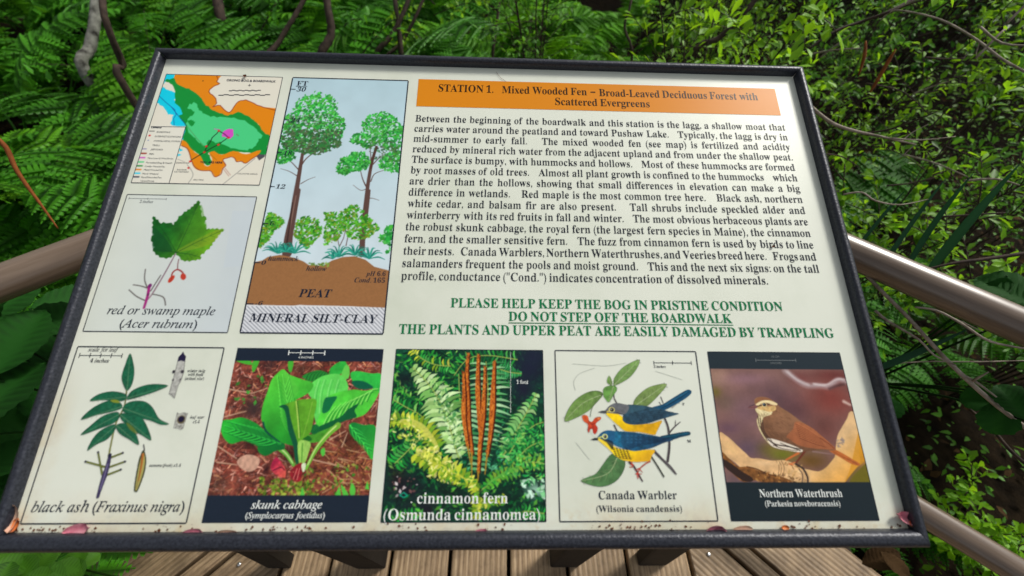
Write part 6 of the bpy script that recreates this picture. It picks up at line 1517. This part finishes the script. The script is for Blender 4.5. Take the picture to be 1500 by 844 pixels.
# ---- leaf litter over the ground round the deck
n_ = 5200; rg = np.random.default_rng(77)
P = np.c_[rg.uniform(-4, 4.5, n_), rg.uniform(-1.6, 5.5, n_), np.full(n_, GZ + .01) + rg.uniform(0, .05, n_)]
V, F, TT = leafcloud(P, np.c_[rg.normal(size=(n_, 2)), rg.normal(0, .25, n_)], np.c_[rg.normal(0, .4, (n_, 2)), np.ones(n_)], rg.uniform(.02, .07, n_), rg.uniform(0, .6, n_), wid=.6)
cloud_obj('leaf_litter', V, F, TT, M_litter, None, 'stuff')
# short green ground cover between the shrubs
n_ = 26000
P = np.c_[rg.uniform(-4.5, 5, n_), rg.uniform(-.9, 6, n_), np.full(n_, GZ) + rg.uniform(0, .30, n_) ** 1.3]
q_ = P[(np.abs(P[:, 0]) > 1.30) | (P[:, 1] > .45)]; q_ = q_[(vnoise(64, 64, 9, 5)[((q_[:, 1] + 1) / 7.2 * 60).astype(int), ((q_[:, 0] + 4.6) / 9.8 * 60).astype(int)] > .46)]
m_ = len(q_); D = rg.normal(size=(m_, 3)); D[:, 2] = np.abs(D[:, 2]) * .6
V, F, TT = leafcloud(q_, D, np.tile((0, 0, 1.), (m_, 1)) + rg.normal(0, .35, (m_, 3)), rg.uniform(.018, .042, m_), rg.uniform(0, .8, m_), wid=.5)
cloud_obj('ground_cover', V, F, TT, M_shrub2, None, 'stuff')
# far wood that closes the view
n_ = 60000
a = rg.uniform(-2.1, 2.1, n_); rad_ = rg.uniform(8.5, 12, n_)
P = np.c_[np.sin(a) * rad_, np.cos(a) * rad_ - .5, GZ + rg.uniform(0, 5.0, n_)]
D = rg.normal(size=(n_, 3)); V, F, TT = leafcloud(P, D, np.tile((0, 0, 1.), (n_, 1)) + rg.normal(0, .5, (n_, 3)), rg.uniform(.10, .22, n_), rg.uniform(0, .7, n_), wid=.5)
cloud_obj('far_wood', V, F, TT, M_fern, None, 'stuff')

# ---- fallen petals and bud scales lying along the bottom of the board
M_petal = mat_simple('pink_petal', (.42, .07, .13), (.72, .36, .40), 90, .5, .1)
M_petal2 = mat_simple('pale_petal', (.55, .28, .20), (.72, .52, .36), 60, .5, .1)
M_bract = mat_simple('orange_bract', (.55, .12, .03), (.75, .30, .08), 60, .5, .1)
M_speck = mat_simple('brown_speck', (.04, .015, .006), (.20, .06, .02), 300, .7, .1)
Sm3 = SIGN_M.to_3x3()
def petal(px, py, L, wd, ang, lift, mat, label, name='petal', cat='petal'):
    p = on_board(px, py); m_ = 7; vs = []; fs = []
    for i in range(m_ + 1):
        u = i / m_ - .5; w_ = wd / 2 * math.sqrt(max(0, 1 - (2 * u) ** 2)) * (1 + .25 * u) + .0002
        for k in (-1, -.5, 0, .5, 1): vs.append((u * L, k * w_, lift * (abs(k) ** 1.5) + lift * 1.6 * (u * 2) ** 2 * .5 + .0008))
    for i in range(m_):
        for j in range(4): q_ = 5 * i + j; fs.append((q_, q_ + 5, q_ + 6, q_ + 1))
    vs2 = [(x, y, z + .0004) for x, y, z in vs]; n0 = len(vs)
    fs2 = fs + [tuple(n0 + v for v in f[::-1]) for f in fs]
    o = mesh_obj(name, vs + vs2, fs2, mat, smooth=True)
    o.matrix_world = SIGN_M @ Matrix.Translation((p[0], p[1], .0003)) @ Matrix.Rotation(ang, 4, 'Z')
    return tag(o, label, cat, 'petals and bud scales on the board')
petal(24, 757, .026, .013, 1.9, .0035, M_petal2, 'large curled tan bud scale in the bottom left corner of the board', 'bud_scale', 'bud scale')
petal(28, 768, .012, .006, 1.5, .002, M_bract, 'orange tip lying on the curled tan bud scale', 'bud_scale', 'bud scale')
petal(117, 775, .024, .010, .15, .002, M_petal, 'pink petal against the bottom frame under the black ash picture')
petal(285, 779, .020, .006, .05, .0015, M_petal, 'thin pink petal under the left end of the skunk cabbage picture')
petal(338, 780, .022, .005, -.1, .0015, M_petal2, 'brown-edged petal under the skunk cabbage picture')
petal(704, 781, .017, .008, .1, .001, M_petal, 'faded pink petal under the cinnamon fern caption')
petal(889, 780.5, .008, .004, 0, .002, M_speck, 'dark red bud scale under the warbler picture', 'bud_scale', 'bud scale')
petal(981, 778.5, .008, .004, .2, .002, M_speck, 'small brown bud scale right of the dark red one', 'bud_scale', 'bud scale')
petal(993, 778, .006, .003, 2.9, .0015, M_bract, 'tiny orange scale beside the small brown one', 'bud_scale', 'bud scale')
petal(1044, 776.5, .022, .009, .12, .0035, M_petal, 'cupped pink petal on the bottom frame between warbler and waterthrush')
petal(1085, 775, .022, .006, .1, .001, M_petal2, 'flat pale petal under the left end of the waterthrush picture')
petal(1148, 772, .008, .004, 0, .001, M_bract, 'small orange scale under the waterthrush caption', 'bud_scale', 'bud scale')
petal(1322, 757, .022, .011, -.35, .004, M_petal, 'magenta bract in the bottom right corner of the board')
petal(1332, 765, .010, .008, .3, .003, M_bract, 'orange bract under the magenta one in the corner', 'bud_scale', 'bud scale')
petal(360, 113, .0045, .0035, 0, .001, M_speck, 'brown speck on the top line of the map', 'speck', 'speck')
petal(1131, 362, .0045, .0025, .4, .0008, M_speck, 'rust speck under the word birds', 'speck', 'speck')
t = Tubes(); q_ = [on_board(*p) for p in ((727, 106), (730, 111), (735, 116), (741, 120))]; t.tube([SIGN_M @ Vector((p[0], p[1], .001)) for p in q_], [.0002] * 4, 5)
o = t.build('hair', M_speck); tag(o, 'tiny curved dark hair stuck above the orange heading', 'hair')
# crumbs of dirt caught along the bottom frame
rg = np.random.default_rng(5); n_ = 150; px = np.clip(rg.choice([-.43, -.40, -.30, -.21, -.16, -.05, .03, .15, .2, .33, .40], n_) + rg.normal(0, .022, n_), -.447, .447); vs = []
py_ = -.5865 + np.abs(rg.normal(0, .0028, n_))
V, F, TT = leafcloud(np.c_[px, py_, np.full(n_, .0006)], np.c_[rg.normal(size=(n_, 2)), np.zeros(n_)], np.tile((0, 0, 1.), (n_, 1)), rg.uniform(.0008, .0035, n_), rg.random(n_), wid=.7, curl=0)
o = cloud_obj('dirt_crumbs', V, F, TT, M_speck, None, 'stuff'); o.matrix_world = SIGN_M

# ---- labels that say where each of the many look-alikes stands
def to_photo(p):
    q = cam.matrix_world.inverted() @ p
    if q.z > -.05: return None
    return 750 - q.x / q.z * FPX, 422 + q.y / q.z * FPX
LM = [(-1e9, 'beyond the left edge'), (0, 'at the left edge'), (95, 'behind the mottled trunk'), (190, 'left of the top left frame corner'), (260, 'above the map picture'), (400, 'above the tree profile'), (560, 'above the left end of the orange heading'), (700, 'above the word station'), (820, 'above the middle of the orange heading'), (960, 'above the words deciduous forest'), (1100, 'above the top right frame corner'), (1200, 'just right of the frame'), (1290, 'beside the rust-red frond'), (1370, 'under the arching bare twig'), (1450, 'at the right edge'), (1520, 'beyond the right edge')]
def relabel(group, noun, hgt):
    obs = [o for o in bpy.data.objects if o.get('group') == group and o.parent is None]
    used = {}
    for o in sorted(obs, key=lambda o: (o.location - CAM).length):
        q = to_photo(o.location + Vector((0, 0, hgt * o.scale[2])))
        x = q[0] if q else -1e6
        lm = [t for v, t in LM if v <= x][-1]; used.setdefault(lm, []).append(o)
    words = ['nearest', 'second nearest', 'third from the front', 'fourth from the front', 'fifth from the front', 'sixth from the front', 'seventh from the front', 'eighth from the front', 'ninth from the front', 'tenth from the front', 'eleventh from the front', 'twelfth from the front', 'thirteenth from the front', 'fourteenth from the front', 'fifteenth from the front', 'sixteenth from the front']
    for lm, ls in used.items():
        for i, o in enumerate(ls):
            o['label'] = ('%s %s' % (noun, lm)) if len(ls) == 1 else '%s %s, %s there' % (noun, lm, words[min(i, 15)])
pass
relabel('ferns in the bank behind the sign', 'arching green fern', .7)
relabel('shrubs in the far thicket', 'tall dim leafy shrub', 1.4)
relabel('bare twigs among the right shrubs', 'bare twig', 0)
LM = [(-1e9, 'under the railing beside the frame'), (1290, 'under the lichened branch'), (1340, 'near the small fern below the railing'), (1390, 'in the dark middle below the railing'), (1440, 'above the low oval-leaved bush'), (1490, 'at the right edge below the railing')]
relabel('dead twigs below the right railing', 'thin dead twig', 0)
